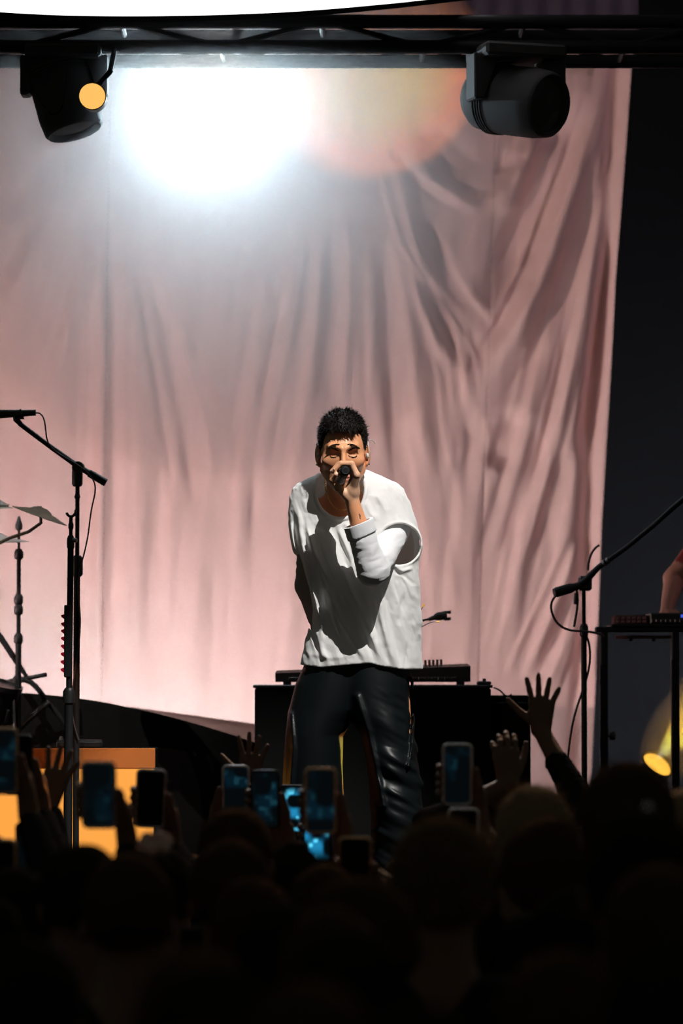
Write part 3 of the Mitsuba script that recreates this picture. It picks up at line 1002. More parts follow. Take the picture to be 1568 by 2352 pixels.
# ---- long-sleeved undershirt: both arms
def sleeve_r(p):
    q = p
    ax = (WR - EL) / np.linalg.norm(WR - EL)
    end = EL + ax * (np.linalg.norm(J(823, 1208, -0.265) - EL))
    up = cone(q, SH_R, EL + (0.004, 0.02, 0.012), 0.046, 0.054)
    lo_ = cone(q, EL, end, 0.050, 0.044)
    d = smin(up, lo_, 0.022)
    s = (q - EL) @ ax
    L = np.linalg.norm(end - EL)
    qa = np.stack([s * 55, (q[:, 0] - EL[0]) * 14, (q[:, 1] - EL[1]) * 14], 1)
    d = d + 0.008 * (meshkit.fbm(qa, 3, 8) - 0.5) * np.clip(1.4 - np.abs(s - 0.04) / 0.12, 0.25, 1) + 0.003 * (meshkit.fbm(q * 30, 2, 8) - 0.5)
    cuff = np.abs(np.linalg.norm(q - EL - s[:, None] * ax, axis=1) - 0.0455) - 0.006
    cuff = np.maximum(cuff, np.abs(s - (L - 0.012) - 0.10 * (q[:, 0] - end[0])) - 0.023)
    d = np.maximum(d, s - L - 0.10 * (q[:, 0] - end[0]))
    bore = np.linalg.norm(q - EL - s[:, None] * ax, axis=1) - 0.038
    d = np.maximum(d, -np.maximum(bore, L - 0.03 - s))
    return smin(d, cuff, 0.004)


def sleeve_l(p):
    d = smin(cone(p, SH_L, EL_L, 0.047, 0.043), cone(p, EL_L, WR_L, 0.042, 0.034), 0.02)
    return d + 0.0075 * (meshkit.fbm(np.stack([p[:, 0] * 10, p[:, 1] * 10, p[:, 2] * 75 + p[:, 0] * 40], 1), 2, 4) - 0.5)


def sleeves(p):
    return np.minimum(sleeve_r(p), sleeve_l(p))


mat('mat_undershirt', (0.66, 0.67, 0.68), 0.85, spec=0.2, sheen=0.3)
sr = mesh_sdf(sleeve_r, axis_steps(J(770, 0)[0], J(990, 0)[0], 0.003), axis_steps(SD - 0.44, SD + 0.12, 0.003), axis_steps(J(0, 1370)[2], J(0, 1080)[2], 0.003))
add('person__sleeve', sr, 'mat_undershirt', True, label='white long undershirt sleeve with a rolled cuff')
sl = mesh_sdf(sleeve_l, axis_steps(J(640, 0)[0], J(775, 0)[0], 0.004), axis_steps(SD - 0.08, SD + 0.32, 0.004), axis_steps(J(0, 1490)[2], J(0, 1090)[2], 0.004))
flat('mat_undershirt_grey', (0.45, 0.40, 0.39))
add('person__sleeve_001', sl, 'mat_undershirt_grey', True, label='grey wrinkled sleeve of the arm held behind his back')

# ---- wide leather trousers
LY = [1495, 1530, 1573, 1632, 1660, 1690, 1750, 1800, 1867, 1960, 2030]
LL = [706, 698, 679, 664, 660, 657, 653, 651, 648, 645, 643]
LR = [860, 858, 850, 830, 806, 789, 787, 788, 790, 793, 795]
RL = [760, 762, 768, 786, 808, 828, 840, 845, 849, 853, 856]
RR = [940, 945, 947, 949, 951, 952, 960, 968, 977, 988, 994]


def trousers_sdf(p):
    px, py, dy = to_px(p)
    out = None
    for xl_, xr_, c0, c1 in ((LL, LR, 0.04, 0.06), (RL, RR, 0.03, 0.0)):
        xl, xr = np.interp(py, LY, xl_), np.interp(py, LY, xr_)
        hxx = (xr - xl) / 2 / 680.0
        t = np.clip((py - 1500) / 530, 0, 1)
        c, r = c0 + (c1 - c0) * t - 0.03 * np.sin(t * 3.1), 0.14 - 0.015 * t
        k = np.sqrt(((px - (xl + xr) / 2) / 680.0 / hxx) ** 2 + ((dy - c) / r) ** 2)
        d = (k - 1) * np.minimum(hxx, r)
        out = d if out is None else smin(out, d, 0.018)
    qq = np.stack([px / 60 - py / 90, py / 26 - px / 60, dy * 5], 1)
    rx = np.clip((px - 840) / 50, 0.0, 1) * np.clip((py - 1560) / 40, 0, 1)
    out = out - 0.026 * rx * (meshkit.fbm(qq, 2, 21) - 0.5)
    qq = np.stack([px / 60, py / 300, dy * 4], 1)
    out = out - 0.012 * (meshkit.fbm(qq, 2, 23) - 0.5)
    # side seams and inner creases
    for pts, w, a in (([(947, 1560), (950, 1640), (946, 1720), (938, 1760)], 4, 0.010), ([(940, 1560), (944, 1650), (938, 1700)], 4, -0.008),
                      ([(668, 1640), (674, 1720), (668, 1800)], 6, 0.010), ([(820, 1600), (845, 1680), (862, 1760), (880, 1850)], 8, 0.012)):
        dd, tt, s = poly_dist(px, py, pts)
        out = out - a * np.exp(-(dd / w) ** 2) * (dy < 0.06)
    out = np.maximum(out, (1500 - py) / 680.0)
    return np.maximum(out, STAGE + 0.035 - p[:, 2])


tr = mesh_sdf(trousers_sdf, axis_steps(J(630, 0)[0], J(1005, 0)[0], 0.0042), axis_steps(SD - 0.2, SD + 0.26, 0.0042), axis_steps(STAGE + 0.02, J(0, 1490)[2], 0.005), margin=0.03)
mat('mat_leather', (0.004, 0.006, 0.007), 0.40, spec=0.22)
add('person__trousers', tr, 'mat_leather', True, label='wide black leather trousers with creased thighs')
mat('mat_shoe', (0.015, 0.015, 0.015), 0.4)
for a, sd in ((AN_L, -0.03), (AN_R, 0.03)):
    f = lambda p, a=a, sd=sd: np.maximum(smin(cone(p, (a[0], a[1] + 0.01, STAGE + 0.05), (a[0] + sd, a[1] - 0.17, STAGE + 0.035), 0.052, 0.046), cone(p, (a[0], a[1], STAGE + 0.05), (a[0], a[1], STAGE + 0.12), 0.052, 0.05), 0.03), STAGE - p[:, 2])
    add(num('person__shoe'), mesh_sdf(f, axis_steps(a[0] - 0.1, a[0] + 0.1, 0.008), axis_steps(a[1] - 0.26, a[1] + 0.1, 0.008), axis_steps(STAGE - 0.02, STAGE + 0.19, 0.008)), 'mat_shoe', True)

# ---- jewellery, in-ear monitors, body pack, tattoos
def chain(pts, r, link, key, m_):
    pts = curve(pts, 200)
    L = np.r_[0, np.cumsum(np.linalg.norm(np.diff(pts, axis=0), axis=1))]
    n_ = int(L[-1] / link)
    parts = []
    for i in range(n_):
        s = (i + 0.5) * link
        c = np.array([np.interp(s, L, pts[:, k]) for k in range(3)])
        c2 = np.array([np.interp(s + 0.001, L, pts[:, k]) for k in range(3)])
        a = np.linspace(0, 2 * np.pi, 9)
        R = frame(c2 - c)
        e = R[:, i % 2] if True else None
        ring = c + np.outer(np.cos(a), (c2 - c) / np.linalg.norm(c2 - c)) * link * 0.62 + np.outer(np.sin(a), e) * r * 2.1
        parts.append(tube(ring, r, 5, False))
    add(key, parts, m_, 40)


chain([J(748, 1088, 0.03), J(747, 1120, -0.035), J(757, 1150, -0.07), J(776, 1170, -0.082), J(800, 1168, -0.082), J(822, 1140, -0.065), J(836, 1105, -0.02), J(838, 1080, 0.03)],
      0.0012, 0.0058, 'person__necklace', 'mat_gold')
for sd in (-1, 1):
    c = hw((0.086 * sd, 0.006, -0.036))
    s_ = trimesh.creation.icosphere(2, 0.0042)
    s_.vertices += c
    add(num('person__earring'), s_, 'mat_chrome', True)
mat('mat_clear_plastic', (0.55, 0.53, 0.50), 0.2, spec=0.7)
for sd in (-1, 1):
    loop = tube(curve([hw((0.083 * sd, 0.004, -0.012)), hw((0.089 * sd, 0.006, 0.006)), hw((0.086 * sd, 0.0, 0.024)), hw((0.085 * sd, -0.02, 0.034)), hw((0.088 * sd, -0.04, 0.02))], 24), 0.0016, 7)
    sh_ = trimesh.creation.icosphere(3, 1.0)
    sh_.vertices = sh_.vertices * (0.0062, 0.0085, 0.0105) @ HM.T + hw((0.083 * sd, 0.002, -0.008))
    k = num('person__in_ear_monitor')
    add(k, [sh_, loop], 'mat_clear_plastic', True)
add('person__ear_cable', tube(curve([hw((0.086, -0.02, 0.030)), hw((0.094, -0.03, 0.042)), hw((0.102, -0.035, 0.038)), hw((0.108, -0.04, 0.026))], 20), 0.0014, 7), 'mat_clear_plastic', True)

# body pack clipped at his back, its two wire aerials show beside the tee
pk = J(915, 1455, 0.235)
add('person__body_pack', bx(pk, (0.062, 0.022, 0.092), 0.006), 'mat_black_plastic')
mat('mat_amber_tip', (0.95, 0.55, 0.05), 0.4)
for pts in ([pk + (0.02, 0, 0.045), J(945, 1448, 0.235), J(968, 1440, 0.235), J(985, 1431, 0.235), J(1003, 1428, 0.235)],
            [pk + (-0.01, 0, 0.045), J(935, 1425, 0.235), J(958, 1412, 0.235), J(966, 1402, 0.235), J(971, 1393, 0.235)]):
    c = curve(pts, 24)
    k = num('person__aerial')
    add(k, tube(c, 0.0015, 7), 'mat_grey_metal', True)
    e = (c[-1] - c[-2]) / np.linalg.norm(c[-1] - c[-2])
    add(k + '__tip', rod(c[-1] - e * 0.002, c[-1] + e * 0.010, 0.0026, 8), 'mat_amber_tip', 40)

# small ink marks on the forearm: flat strokes laid on the skin
flat('mat_ink', (0.05, 0.04, 0.045))
ink = []
for st in ([(831, 1178), (832, 1187)], [(834, 1179), (834, 1190), (836, 1188)], [(832, 1181), (837, 1177)], [(837, 1180), (837, 1186)],
           [(811, 1215), (815, 1218), (818, 1213), (822, 1210), (825, 1213), (821, 1215)], [(814, 1220), (818, 1219)]):
    pts = np.array([J(x, y, -0.33) for x, y in (curve(np.array(st, float), 8) if len(st) > 2 else st)])
    pts, g = snap(pts, body_sdf, 20)
    ink.append(tube(pts + g * 0.0003, 0.0008, 5))
add('person__tattoo', ink, 'mat_ink', label='small dark ink marks on the forearm')

# ---- hand-held microphone
ax = MIC_TOP - MIC_BUTT
ML = np.linalg.norm(ax)
prof = [(0, 0), (0.0118, 0), (0.0128, 0.0008), (0.0128, 0.004), (0.0135, 0.0046), (0.0160, 0.006), (0.0168, 0.008), (0.0168, 0.024), (0.0160, 0.0255), (0.0160, 0.028), (0.0170, 0.0295),
        (0.0172, 0.06), (0.0180, ML - 0.07), (0.0195, ML - 0.055), (0.0200, ML - 0.048)]
tag('microphone', 'black hand-held microphone gripped in the fist of the singer', 'microphone')
mat('mat_mic', (0.005, 0.006, 0.007), 0.55, spec=0.15)
add('microphone__handle', lathe(prof, 40, ax, MIC_BUTT), 'mat_mic', 35)
add('microphone__end_cap', lathe([(0, 0.0006), (0.0085, 0.0006), (0.0095, -0.0006), (0.0112, -0.0006), (0.0116, 0.0006)], 40, ax, MIC_BUTT), 'mat_black_plastic', 35)
a = np.linspace(0, math.pi * 0.93, 16)
gp = np.stack([0.0235 * np.sin(a), ML - 0.022 - 0.0255 * np.cos(a)], 1)[::-1]
mat('mat_grille', (0.05, 0.05, 0.055), 0.45, 0.8)
add('microphone__grille', lathe([(max(x, 1e-4), z) for x, z in gp], 36, ax, MIC_BUTT), 'mat_grille', True)

# ------------------------------------------------------------------ microphone stands, left
def mic_on_stand(key, a, b, r=0.024):
    """Microphone with its head at a, cable end at b."""
    a, b = np.asarray(a, float), np.asarray(b, float)
    L = np.linalg.norm(b - a)
    add(key + '__microphone', lathe([(0, 0), (r * 0.55, 0.002), (r * 0.9, 0.012), (r, 0.03), (r * 0.95, 0.05), (r * 0.62, 0.062), (r * 0.6, 0.07), (r * 0.42, L - 0.02), (r * 0.42, L), (0, L)], 20, b - a, a), 'mat_black_plastic', 35)


def clutch(key, p, axis, r=0.018, h=0.06):
    add(num(key + '__clutch'), lathe([(r * 0.7, -h / 2), (r, -h / 2 + 0.008), (r, h / 2 - 0.012), (r * 0.65, h / 2), (0.004, h / 2)], 16, axis, p), 'mat_black_plastic', 35)


def base_disc(key, x, y, z, r=0.14):
    add(key + '__base', lathe([(0.0001, 0), (r, 0), (r, 0.012), (r - 0.012, 0.022), (0.03, 0.03), (0.016, 0.05), (0.0001, 0.05)], 36, (0, 0, 1), (x, y, z)), 'mat_black_metal', 35)


D1 = 12.75
k = 'boom_microphone_stand'
tag(k, 'black boom microphone stand at the left with its microphone raised towards the left edge', 'microphone stand')
top = P(178, 1086, D1)
x1 = P(176, 1600, D1)
add(k + '__pole', [rod((top[0], D1, top[2]), (x1[0], D1, P(0, 1300, D1)[2]), 0.0075, 12), rod((x1[0] - 0.001, D1, P(0, 1300, D1)[2]), (x1[0] - 0.001, D1, STAGE + 0.03), 0.0115, 12)], 'mat_black_metal', 40)
clutch(k, P(177.5, 1095, D1), (0, 0, 1), 0.019, 0.07)
clutch(k, P(178, 1300, D1), (0, 0, 1), 0.019, 0.075)
clutch(k, P(177.5, 1140, D1), (0, 0, 1), 0.011, 0.02)
bm = [P(241, 1108, D1 - 0.02), P(180, 1072, D1 - 0.02), P(110, 1022, D1 - 0.05), P(50, 977, D1 - 0.09), P(38, 964, D1 - 0.1)]
add(k + '__boom', tube(bm, [0.012, 0.0095, 0.0085, 0.0085, 0.010], 12), 'mat_black_metal', 40)
add(k + '__counterweight', rod(P(243, 1109, D1 - 0.02), P(205, 1087, D1 - 0.02), 0.014, 14), 'mat_black_metal', 40)
add(k + '__tilt_joint', lathe([(0.001, -0.03), (0.02, -0.03), (0.022, -0.02), (0.022, 0.02), (0.02, 0.03), (0.001, 0.03)], 18, (0, 1, 0), P(180, 1074, D1 - 0.01)), 'mat_black_plastic', 35)
add(k + '__mic_clip', tube([P(38, 966, D1 - 0.1), P(36, 956, D1 - 0.1), P(52, 951, D1 - 0.1)], [0.011, 0.016, 0.02], 12), 'mat_black_plastic', 40)
mic_on_stand(k, P(-48, 953, D1 - 0.1), P(82, 948, D1 - 0.1), 0.026)
mat('mat_cable', (0.06, 0.04, 0.04), 0.6)
add(k + '__cable', tube(curve([P(80, 948, D1 - 0.1), P(94, 951, D1 - 0.1), P(103, 972, D1 - 0.1), P(107, 1005, D1 - 0.09), P(115, 1024, D1 - 0.065), P(150, 1051, D1 - 0.06), P(205, 1090, D1 - 0.05), P(217, 1110, D1 - 0.04), P(212, 1160, D1 - 0.03), P(202, 1230, D1 - 0.03), P(188, 1290, D1 - 0.02), P(181, 1320, D1 - 0.02),
                               P(184, 1420, D1 - 0.02), P(178, 1500, D1 - 0.02), P(181, 1700, D1 - 0.02)], 80), 0.0025, 8), 'mat_cable', True)
base_disc(k, x1[0], D1, STAGE)

D2 = 12.35
k = 'straight_microphone_stand'
tag(k, 'black straight stand with an empty clip and a strip of red guitar picks', 'microphone stand')
xt, xb = P(163, 1190, D2)[0], P(155, 1900, D2)[0]


def on2(py):
    z = P(0, py, D2)[2]
    zt, zb_ = P(0, 1190, D2)[2], P(0, 1900, D2)[2]
    return np.array([xt + (xb - xt) * (zt - z) / (zt - zb_), D2, z])


add(k + '__pole', [rod(on2(1188), on2(1255), 0.006, 12), rod(on2(1250), on2(1600), 0.0105, 12), rod(on2(1590), np.array([xb, D2, STAGE + 0.03]), 0.0155, 14)], 'mat_black_metal', 40)
clutch(k, on2(1246), (0, 0, 1), 0.013, 0.05)
clutch(k, on2(1207), (0, 0, 1), 0.009, 0.03)
clutch(k, on2(1600), (0, 0, 1), 0.021, 0.06)
c = on2(1181)
a = np.linspace(math.radians(200), math.radians(340) + 0.5, 16)
arc = np.stack([c[0] + 0.016 * np.cos(a), np.full(16, D2), c[2] + 0.012 + 0.020 * np.sin(a)], 1)
add(k + '__clip', tube(arc, 0.0045, 8), 'mat_black_plastic', True)
add(num(k + '__knob'), lathe([(0.001, 0), (0.008, 0), (0.008, 0.014), (0.001, 0.016)], 12, (1, -0.3, 0), on2(1241) + (0.008, -0.008, 0)), 'mat_grey_metal', 35)
pa, pb = on2(1390), on2(1556)
add(k + '__pick_holder', bx((pa + pb) / 2 + (-0.006, -0.012, 0), (0.024, 0.014, pa[2] - pb[2]), 0.003), 'mat_black_plastic')
mat('mat_pick', (0.75, 0.012, 0.05), 0.4, spec_trans=0.0)
pick_m = trimesh.creation.extrude_polygon(shapely.Polygon([(0, 0.012), (-0.007, 0.0125), (-0.0135, 0.009), (-0.0145, 0.004), (-0.011, -0.003), (-0.005, -0.010), (0, -0.008)]).buffer(0.001), 0.0012, engine='earcut')
pick_m.vertices = pick_m.vertices[:, [0, 2, 1]]
for y in (1417, 1435, 1451, 1468, 1486, 1504, 1522, 1540):
    m = pick_m.copy()
    c = on2(y)
    m.vertices = m.vertices * (1, 1, 0.62) + (c[0] - 0.014, D2 - 0.013, c[2])
    add(num(k + '__pick'), m, 'mat_pick')
base_disc(k, xb, D2, STAGE)

# ------------------------------------------------------------------ drum kit at the left edge, on the ramp
D3 = 13.6
flat('mat_cymbal_dark', (0.10, 0.08, 0.06))
mat('mat_cymbal', (0.88, 0.84, 0.74), 0.45, 0.6)
mat('mat_drum', (0.02, 0.018, 0.018), 0.25)
k = 'cymbal_stand'
tag(k, 'thin black cymbal stand with joints beside the left edge', 'cymbal stand')
xk = P(43, 1300, D3)[0]
zz_ = lambda y: P(0, y, D3)[2]
RZ = 1.85
add(k + '__pole', [rod((xk, D3, zz_(1195)), (xk, D3, zz_(1275)), 0.005, 10), rod((xk, D3, zz_(1262)), (xk, D3, zz_(1470)), 0.008, 10), rod((xk, D3, zz_(1455)), (xk, D3, STAGE + 0.01), 0.0115, 10)], 'mat_black_metal', 40)
for y in (1273, 1377, 1400, 1467):
    clutch(k, (xk, D3, zz_(y)), (0, 0, 1), 0.017, 0.04)
add(k + '__wing_nut', lathe([(0.001, -0.02), (0.012, -0.015), (0.014, 0.0), (0.008, 0.02), (0.004, 0.034), (0.001, 0.036)], 14, (0, 0, 1), (xk, D3, zz_(1207))), 'mat_black_plastic', 35)
for q in (-1, 1):
    add(num(k + '__leg'), rod((xk, D3, RZ - 0.30), (xk + 0.22 * q, D3 - 0.12, STAGE + 0.02), 0.009, 8), 'mat_black_metal', 40)
add(num(k + '__leg'), rod((xk, D3, RZ - 0.30), (xk, D3 - 0.30, STAGE + 0.02), 0.009, 8), 'mat_black_metal', 40)


def cymbal(px, py, d, radius, axis, m_, label, group=None):
    kk = num('cymbal')
    c = P(px, py, d)
    prof = [(0.006, 0.026), (0.02, 0.025), (0.035, 0.018), (0.045, 0.010), (0.06, 0.007), (radius * 0.7, 0.002), (radius, -0.006), (radius, -0.0075), (radius * 0.7, 0.0005), (0.06, 0.0055), (0.045, 0.008), (0.03, 0.016), (0.006, 0.024), (0.006, 0.026)]
    add(kk, lathe(prof, 64, axis, c), m_, 35, label=label, cat='cymbal', group=group)
    return c


c1 = cymbal(-8, 1240, D3, 0.123, (0.0, -0.07, 1), 'mat_cymbal', 'bright cymbal seen edge-on at the left edge below a black nut')
add('cymbal__stand_rod', rod(c1 + (0, 0, -0.02), c1 + (0.0, 0, 0.05), 0.005, 8), 'mat_black_metal', 40)
c2 = cymbal(-12, 1163, 13.62, 0.07, (0.0, -0.08, 1), 'mat_cymbal', 'small bright cymbal at the left edge, the upper one')
c3 = cymbal(92, 1181, 13.3, 0.108, (0.36, -0.06, 1), 'mat_cymbal_dark', 'dark tilted cymbal seen edge-on left of the microphone stands')
add('cymbal_001__stand_rod', rod(c2 + (0, 0, 0.03), (c2[0], 13.62, STAGE + 0.02), 0.007, 8), 'mat_black_metal', 40)
add('cymbal_002__stand_rod', tube(curve([c3 + (0, 0, 0.03), c3 + (0.005, 0, -0.03), c3 + (-0.14, 0, -0.10), c3 + (-0.26, 0, -0.3), (c3[0] - 0.3, 13.3, STAGE + 0.02)], 24), 0.006, 8), 'mat_cymbal_dark', 40)

k = 'tom_drum'
tag(k, 'dark drum with chrome hoop and lugs at the left edge', 'drum')
c = P(-22, 1630, 13.6)
dz = 0.20
add(k + '__shell', lathe([(0.001, -dz / 2), (0.095, -dz / 2), (0.095, dz / 2), (0.001, dz / 2)], 48, (0.25, -0.15, 1), c), 'mat_drum', 35)
mat('mat_drum_head', (0.04, 0.04, 0.04), 0.6)
ax_ = frame((0.25, -0.15, 1))[:, 2]
for s in (-1, 1):
    add(num(k + '__hoop'), lathe([(0.096, -0.010), (0.101, -0.010), (0.101, 0.010), (0.096, 0.010), (0.096, -0.010)], 48, (0.25, -0.15, 1), c + ax_ * s * dz / 2), 'mat_grey_metal', 35)
for i in range(6):
    R = frame((0.25, -0.15, 1))
    a_ = i * math.pi / 3 + 0.3
    p = c + R @ np.array([0.100 * math.cos(a_), 0.100 * math.sin(a_), 0])
    add(num(k + '__lug'), lathe([(0.001, -0.03), (0.008, -0.026), (0.009, 0.0), (0.008, 0.026), (0.001, 0.03)], 10, ax_, p), 'mat_chrome', 35)
add(k + '__leg', tube([c + (0.09, -0.05, 0.06), c + (0.10, -0.06, -0.1), c + (0.10, -0.06, STAGE - c[2])], 0.006, 8), 'mat_grey_metal', 40)

k = 'drum_hardware_stand'
tag(k, 'low black drum hardware stand with crossing boom arms at the left edge', 'drum stand')
DS = 13.75
add(num(k + '__boom'), tube([P(-40, 1420, DS), P(0, 1462, DS), P(35, 1515, DS), P(62, 1556, DS)], [0.009, 0.012, 0.011, 0.007], 10), 'mat_black_metal', 40)
add(num(k + '__boom'), tube([P(-30, 1580, DS), P(38, 1562, DS), P(75, 1556, DS), P(107, 1549, DS)], [0.010, 0.010, 0.008, 0.008], 10), 'mat_black_metal', 40)
add(num(k + '__leg'), tube(curve([P(40, 1562, DS), P(75, 1570, DS), P(100, 1600, DS), P(140, 1650, DS), P(172, 1700, DS), P(190, 1960, DS)], 30), 0.010, 10), 'mat_black_metal', 40)
add(num(k + '__leg'), tube([P(112, 1612, DS - 0.02), P(60, 1658, DS - 0.02), P(20, 1700, DS - 0.02)], 0.012, 10), 'mat_grey_metal', 40)
e = P(40, 1562, DS)
add(k + '__pole', rod(e, (e[0], DS, STAGE + 0.01), 0.012, 10), 'mat_black_metal', 40)
add(k + '__joint', trimesh.util.concatenate([lathe([(0.001, -0.025), (0.018, -0.02), (0.02, 0), (0.018, 0.02), (0.001, 0.025)], 14, (0, 1, 0), e)]), 'mat_grey_metal', 35)

# ------------------------------------------------------------------ orange light box and the small black unit on it
DO = 13.0
k = 'orange_light_box'
tag(k, 'glowing orange light box standing on the stage behind the raised phones at the left', 'light box')
a, b = P(-70, 1718, DO), P(356, 1718, DO)
zt, zm = P(0, 1718, DO)[2], P(0, 1766, DO)[2]
flat('mat_orange_board', (0.55, 0.17, 0.045))
flat('mat_orange_screen', (0.02, 0.01, 0.005))
add(k + '__cabinet', bx(((a[0] + b[0]) / 2, DO + 0.13, (zt + STAGE) / 2), (b[0] - a[0], 0.25, zt - STAGE), 0.006), 'mat_black')
add(k + '__top_board', bx(((a[0] + b[0]) / 2, DO, (zt + zm) / 2), (b[0] - a[0], 0.012, zt - zm - 0.002), 0.002), 'mat_orange_board')
q = trimesh.Trimesh([[a[0] + 0.004, DO - 0.002, STAGE + 0.01], [b[0] - 0.004, DO - 0.002, STAGE + 0.01], [b[0] - 0.004, DO - 0.002, zm], [a[0] + 0.004, DO - 0.002, zm]], [[0, 1, 2], [0, 2, 3]], process=False)
scene[k + '__diffuser'] = {**ref(q, 'mat_orange_screen'), 'emitter': {'type': 'area', 'radiance': rgb((1.0, 0.39, 0.065)), 'sampling_weight': 0.6}}
spot('board_light', (P(170, 1500, 12.4)), P(150, 1742, DO), np.array([1.0, 0.42, 0.14]) * 0.16, 28, 20, 0.4)
k = 'pedal_unit'
tag(k, 'small black unit with a metal top edge lying on the orange light box', 'effects pedal')
a, b = P(132, 1700, DO + 0.1), P(234, 1700, DO + 0.1)
cc = (a + b) / 2
add(k + '__case', bx((cc[0], DO + 0.10, zt + 0.012), (b[0] - a[0], 0.12, 0.024), 0.004), 'mat_black_plastic')
add(k + '__top_plate', bx((cc[0], DO + 0.10, zt + 0.026), (b[0] - a[0] - 0.006, 0.115, 0.004), 0.001), 'mat_rim_dark')
mat('mat_rim_dark', (0.05, 0.05, 0.055), 0.3, 0.6)
add(k + '__knob', lathe([(0.001, 0), (0.008, 0), (0.007, 0.012), (0.001, 0.013)], 14, (0, 0, 1), (P(141, 1690, DO + 0.08)[0], DO + 0.07, zt + 0.028)), 'mat_chrome', 35)

# ------------------------------------------------------------------ keyboard table behind the singer
DK = 13.3
k = 'keyboard_table'
tag(k, 'tall black case used as a keyboard table behind the singer', 'table')
a, b = P(581, 1573, DK), P(1131, 1573, DK)
zt = a[2]
add(k + '__body', bx(((a[0] + b[0]) / 2, DK + 0.3, (zt - 0.012 + STAGE) / 2), (b[0] - a[0] - 0.012, 0.58, zt - STAGE - 0.012), 0.006), 'mat_black')
add(k + '__top', bx(((a[0] + b[0]) / 2, DK + 0.3, zt - 0.006), (b[0] - a[0], 0.6, 0.012), 0.003), 'mat_black_plastic')
for s in (-1, 1):
    for z in (STAGE + 0.05,):
        add(num(k + '__corner'), bx(((a[0] + b[0]) / 2 + s * ((b[0] - a[0]) / 2 - 0.02), DK + 0.008, z), (0.05, 0.012, 0.05), 0.004), 'mat_black_metal')
k = 'keyboard'
tag(k, 'black synthesizer with knobs standing on the case behind the singer', 'keyboard')
a, b = P(632, 1566, DK + 0.06), P(1080, 1566, DK + 0.06)
z0 = zt + 0.012
hL, hR = P(0, 1545, DK + 0.06)[2], P(0, 1529, DK + 0.06)[2]
V = []
for x, h in ((a[0], hL), (b[0], hR)):
    V += [[x, DK + 0.06, z0], [x, DK + 0.36, z0], [x, DK + 0.36, h + 0.010], [x, DK + 0.20, h + 0.004], [x, DK + 0.06, h - 0.002]]
add(k + '__case', trimesh.convex.convex_hull(np.array(V)), 'mat_black_plastic')
for s in (0.06, 0.66, 0.95):
    x = a[0] + (b[0] - a[0]) * s
    add(num(k + '__foot'), bx((x, DK + 0.10, zt + 0.0055), (0.03, 0.04, 0.013), 0.002), 'mat_black_plastic')
hgt = lambda x: hL + (hR - hL) * (x - a[0]) / (b[0] - a[0])
for px in (968, 977, 986, 995, 1004, 1013):
    x = P(px, 1530, DK + 0.15)[0]
    add(num(k + '__knob'), lathe([(0.001, -0.012), (0.0045, -0.012), (0.0045, 0.012), (0.001, 0.0125)], 10, (0, 0, 1), (x, DK + 0.18, hgt(x) + 0.016)), 'mat_black_plastic', 35)
nk_ = 26
kw = (b[0] - a[0] - 0.1) / nk_
mat('mat_white_key', (0.65, 0.65, 0.63), 0.35)
for i in range(nk_):
    x = a[0] + 0.05 + (i + 0.5) * kw
    add(num(k + '__key'), bx((x, DK + 0.055, z0 + 0.012), (kw - 0.0015, 0.02, 0.01), 0.0015), 'mat_black_plastic' if i % 7 in (1, 4) else 'mat_drum')
k = 'small_mixer'
tag(k, 'small low black unit at the right end of the keyboard case', 'mixer')
x = P(1112, 1566, DK + 0.15)[0]
add(k + '__case', bx((x, DK + 0.2, zt + 0.007), (0.05, 0.16, 0.014), 0.004), 'mat_black_plastic')
add(k + '__knob', lathe([(0.001, 0), (0.007, 0), (0.006, 0.010), (0.001, 0.011)], 12, (0, 0, 1), (x, DK + 0.16, zt + 0.014)), 'mat_black_plastic', 35)
k = 'equipment_case'
tag(k, 'lower black equipment case standing right of the keyboard case', 'case')
a, b = P(1134, 1597, DK + 0.1), P(1218, 1597, DK + 0.1)
add(k + '__box', bx(((a[0] + b[0]) / 2, DK + 0.35, (a[2] + STAGE) / 2), (b[0] - a[0], 0.5, a[2] - STAGE), 0.008), 'mat_black')
add(k + '__lid_rim', bx(((a[0] + b[0]) / 2, DK + 0.35, a[2] - 0.03), (b[0] - a[0] + 0.006, 0.506, 0.008), 0.002), 'mat_black_metal')
add(k + '__cable', tube(curve([P(1134, 1580, DK + 0.15), P(1150, 1588, DK + 0.12), P(1158, 1596, DK + 0.15), P(1175, 1595, DK + 0.2)], 16), 0.003, 6), 'mat_cable', True)

k = 'small_microphone'
tag(k, 'small black microphone on a thin gooseneck sticking out from behind the singer', 'microphone')
DM = 13.78
add(k + '__gooseneck', tube(curve([P(905, 1560, DM), P(915, 1490, DM), P(940, 1440, DM), P(972, 1425, DM), P(990, 1421, DM)], 24), 0.004, 8), 'mat_black_metal', True)
add(k + '__body', tube([P(984, 1423, DM), P(996, 1419, DM), P(1004, 1416, DM), P(1026, 1413, DM)], [0.007, 0.009, 0.016, 0.017], 14), 'mat_black_plastic', 40)
for y in (1406, 1421):
    add(num(k + '__prong'), rod(P(1020, y + 1, DM), P(1035, y, DM), 0.006, 8), 'mat_black_plastic', 40)
add(k + '__base', lathe([(0.001, 0), (0.04, 0), (0.04, 0.012), (0.008, 0.02), (0.001, 0.02)], 20, (0, 0, 1), (P(905, 1566, DM)[0], DM, zt)), 'mat_black_metal', 35)

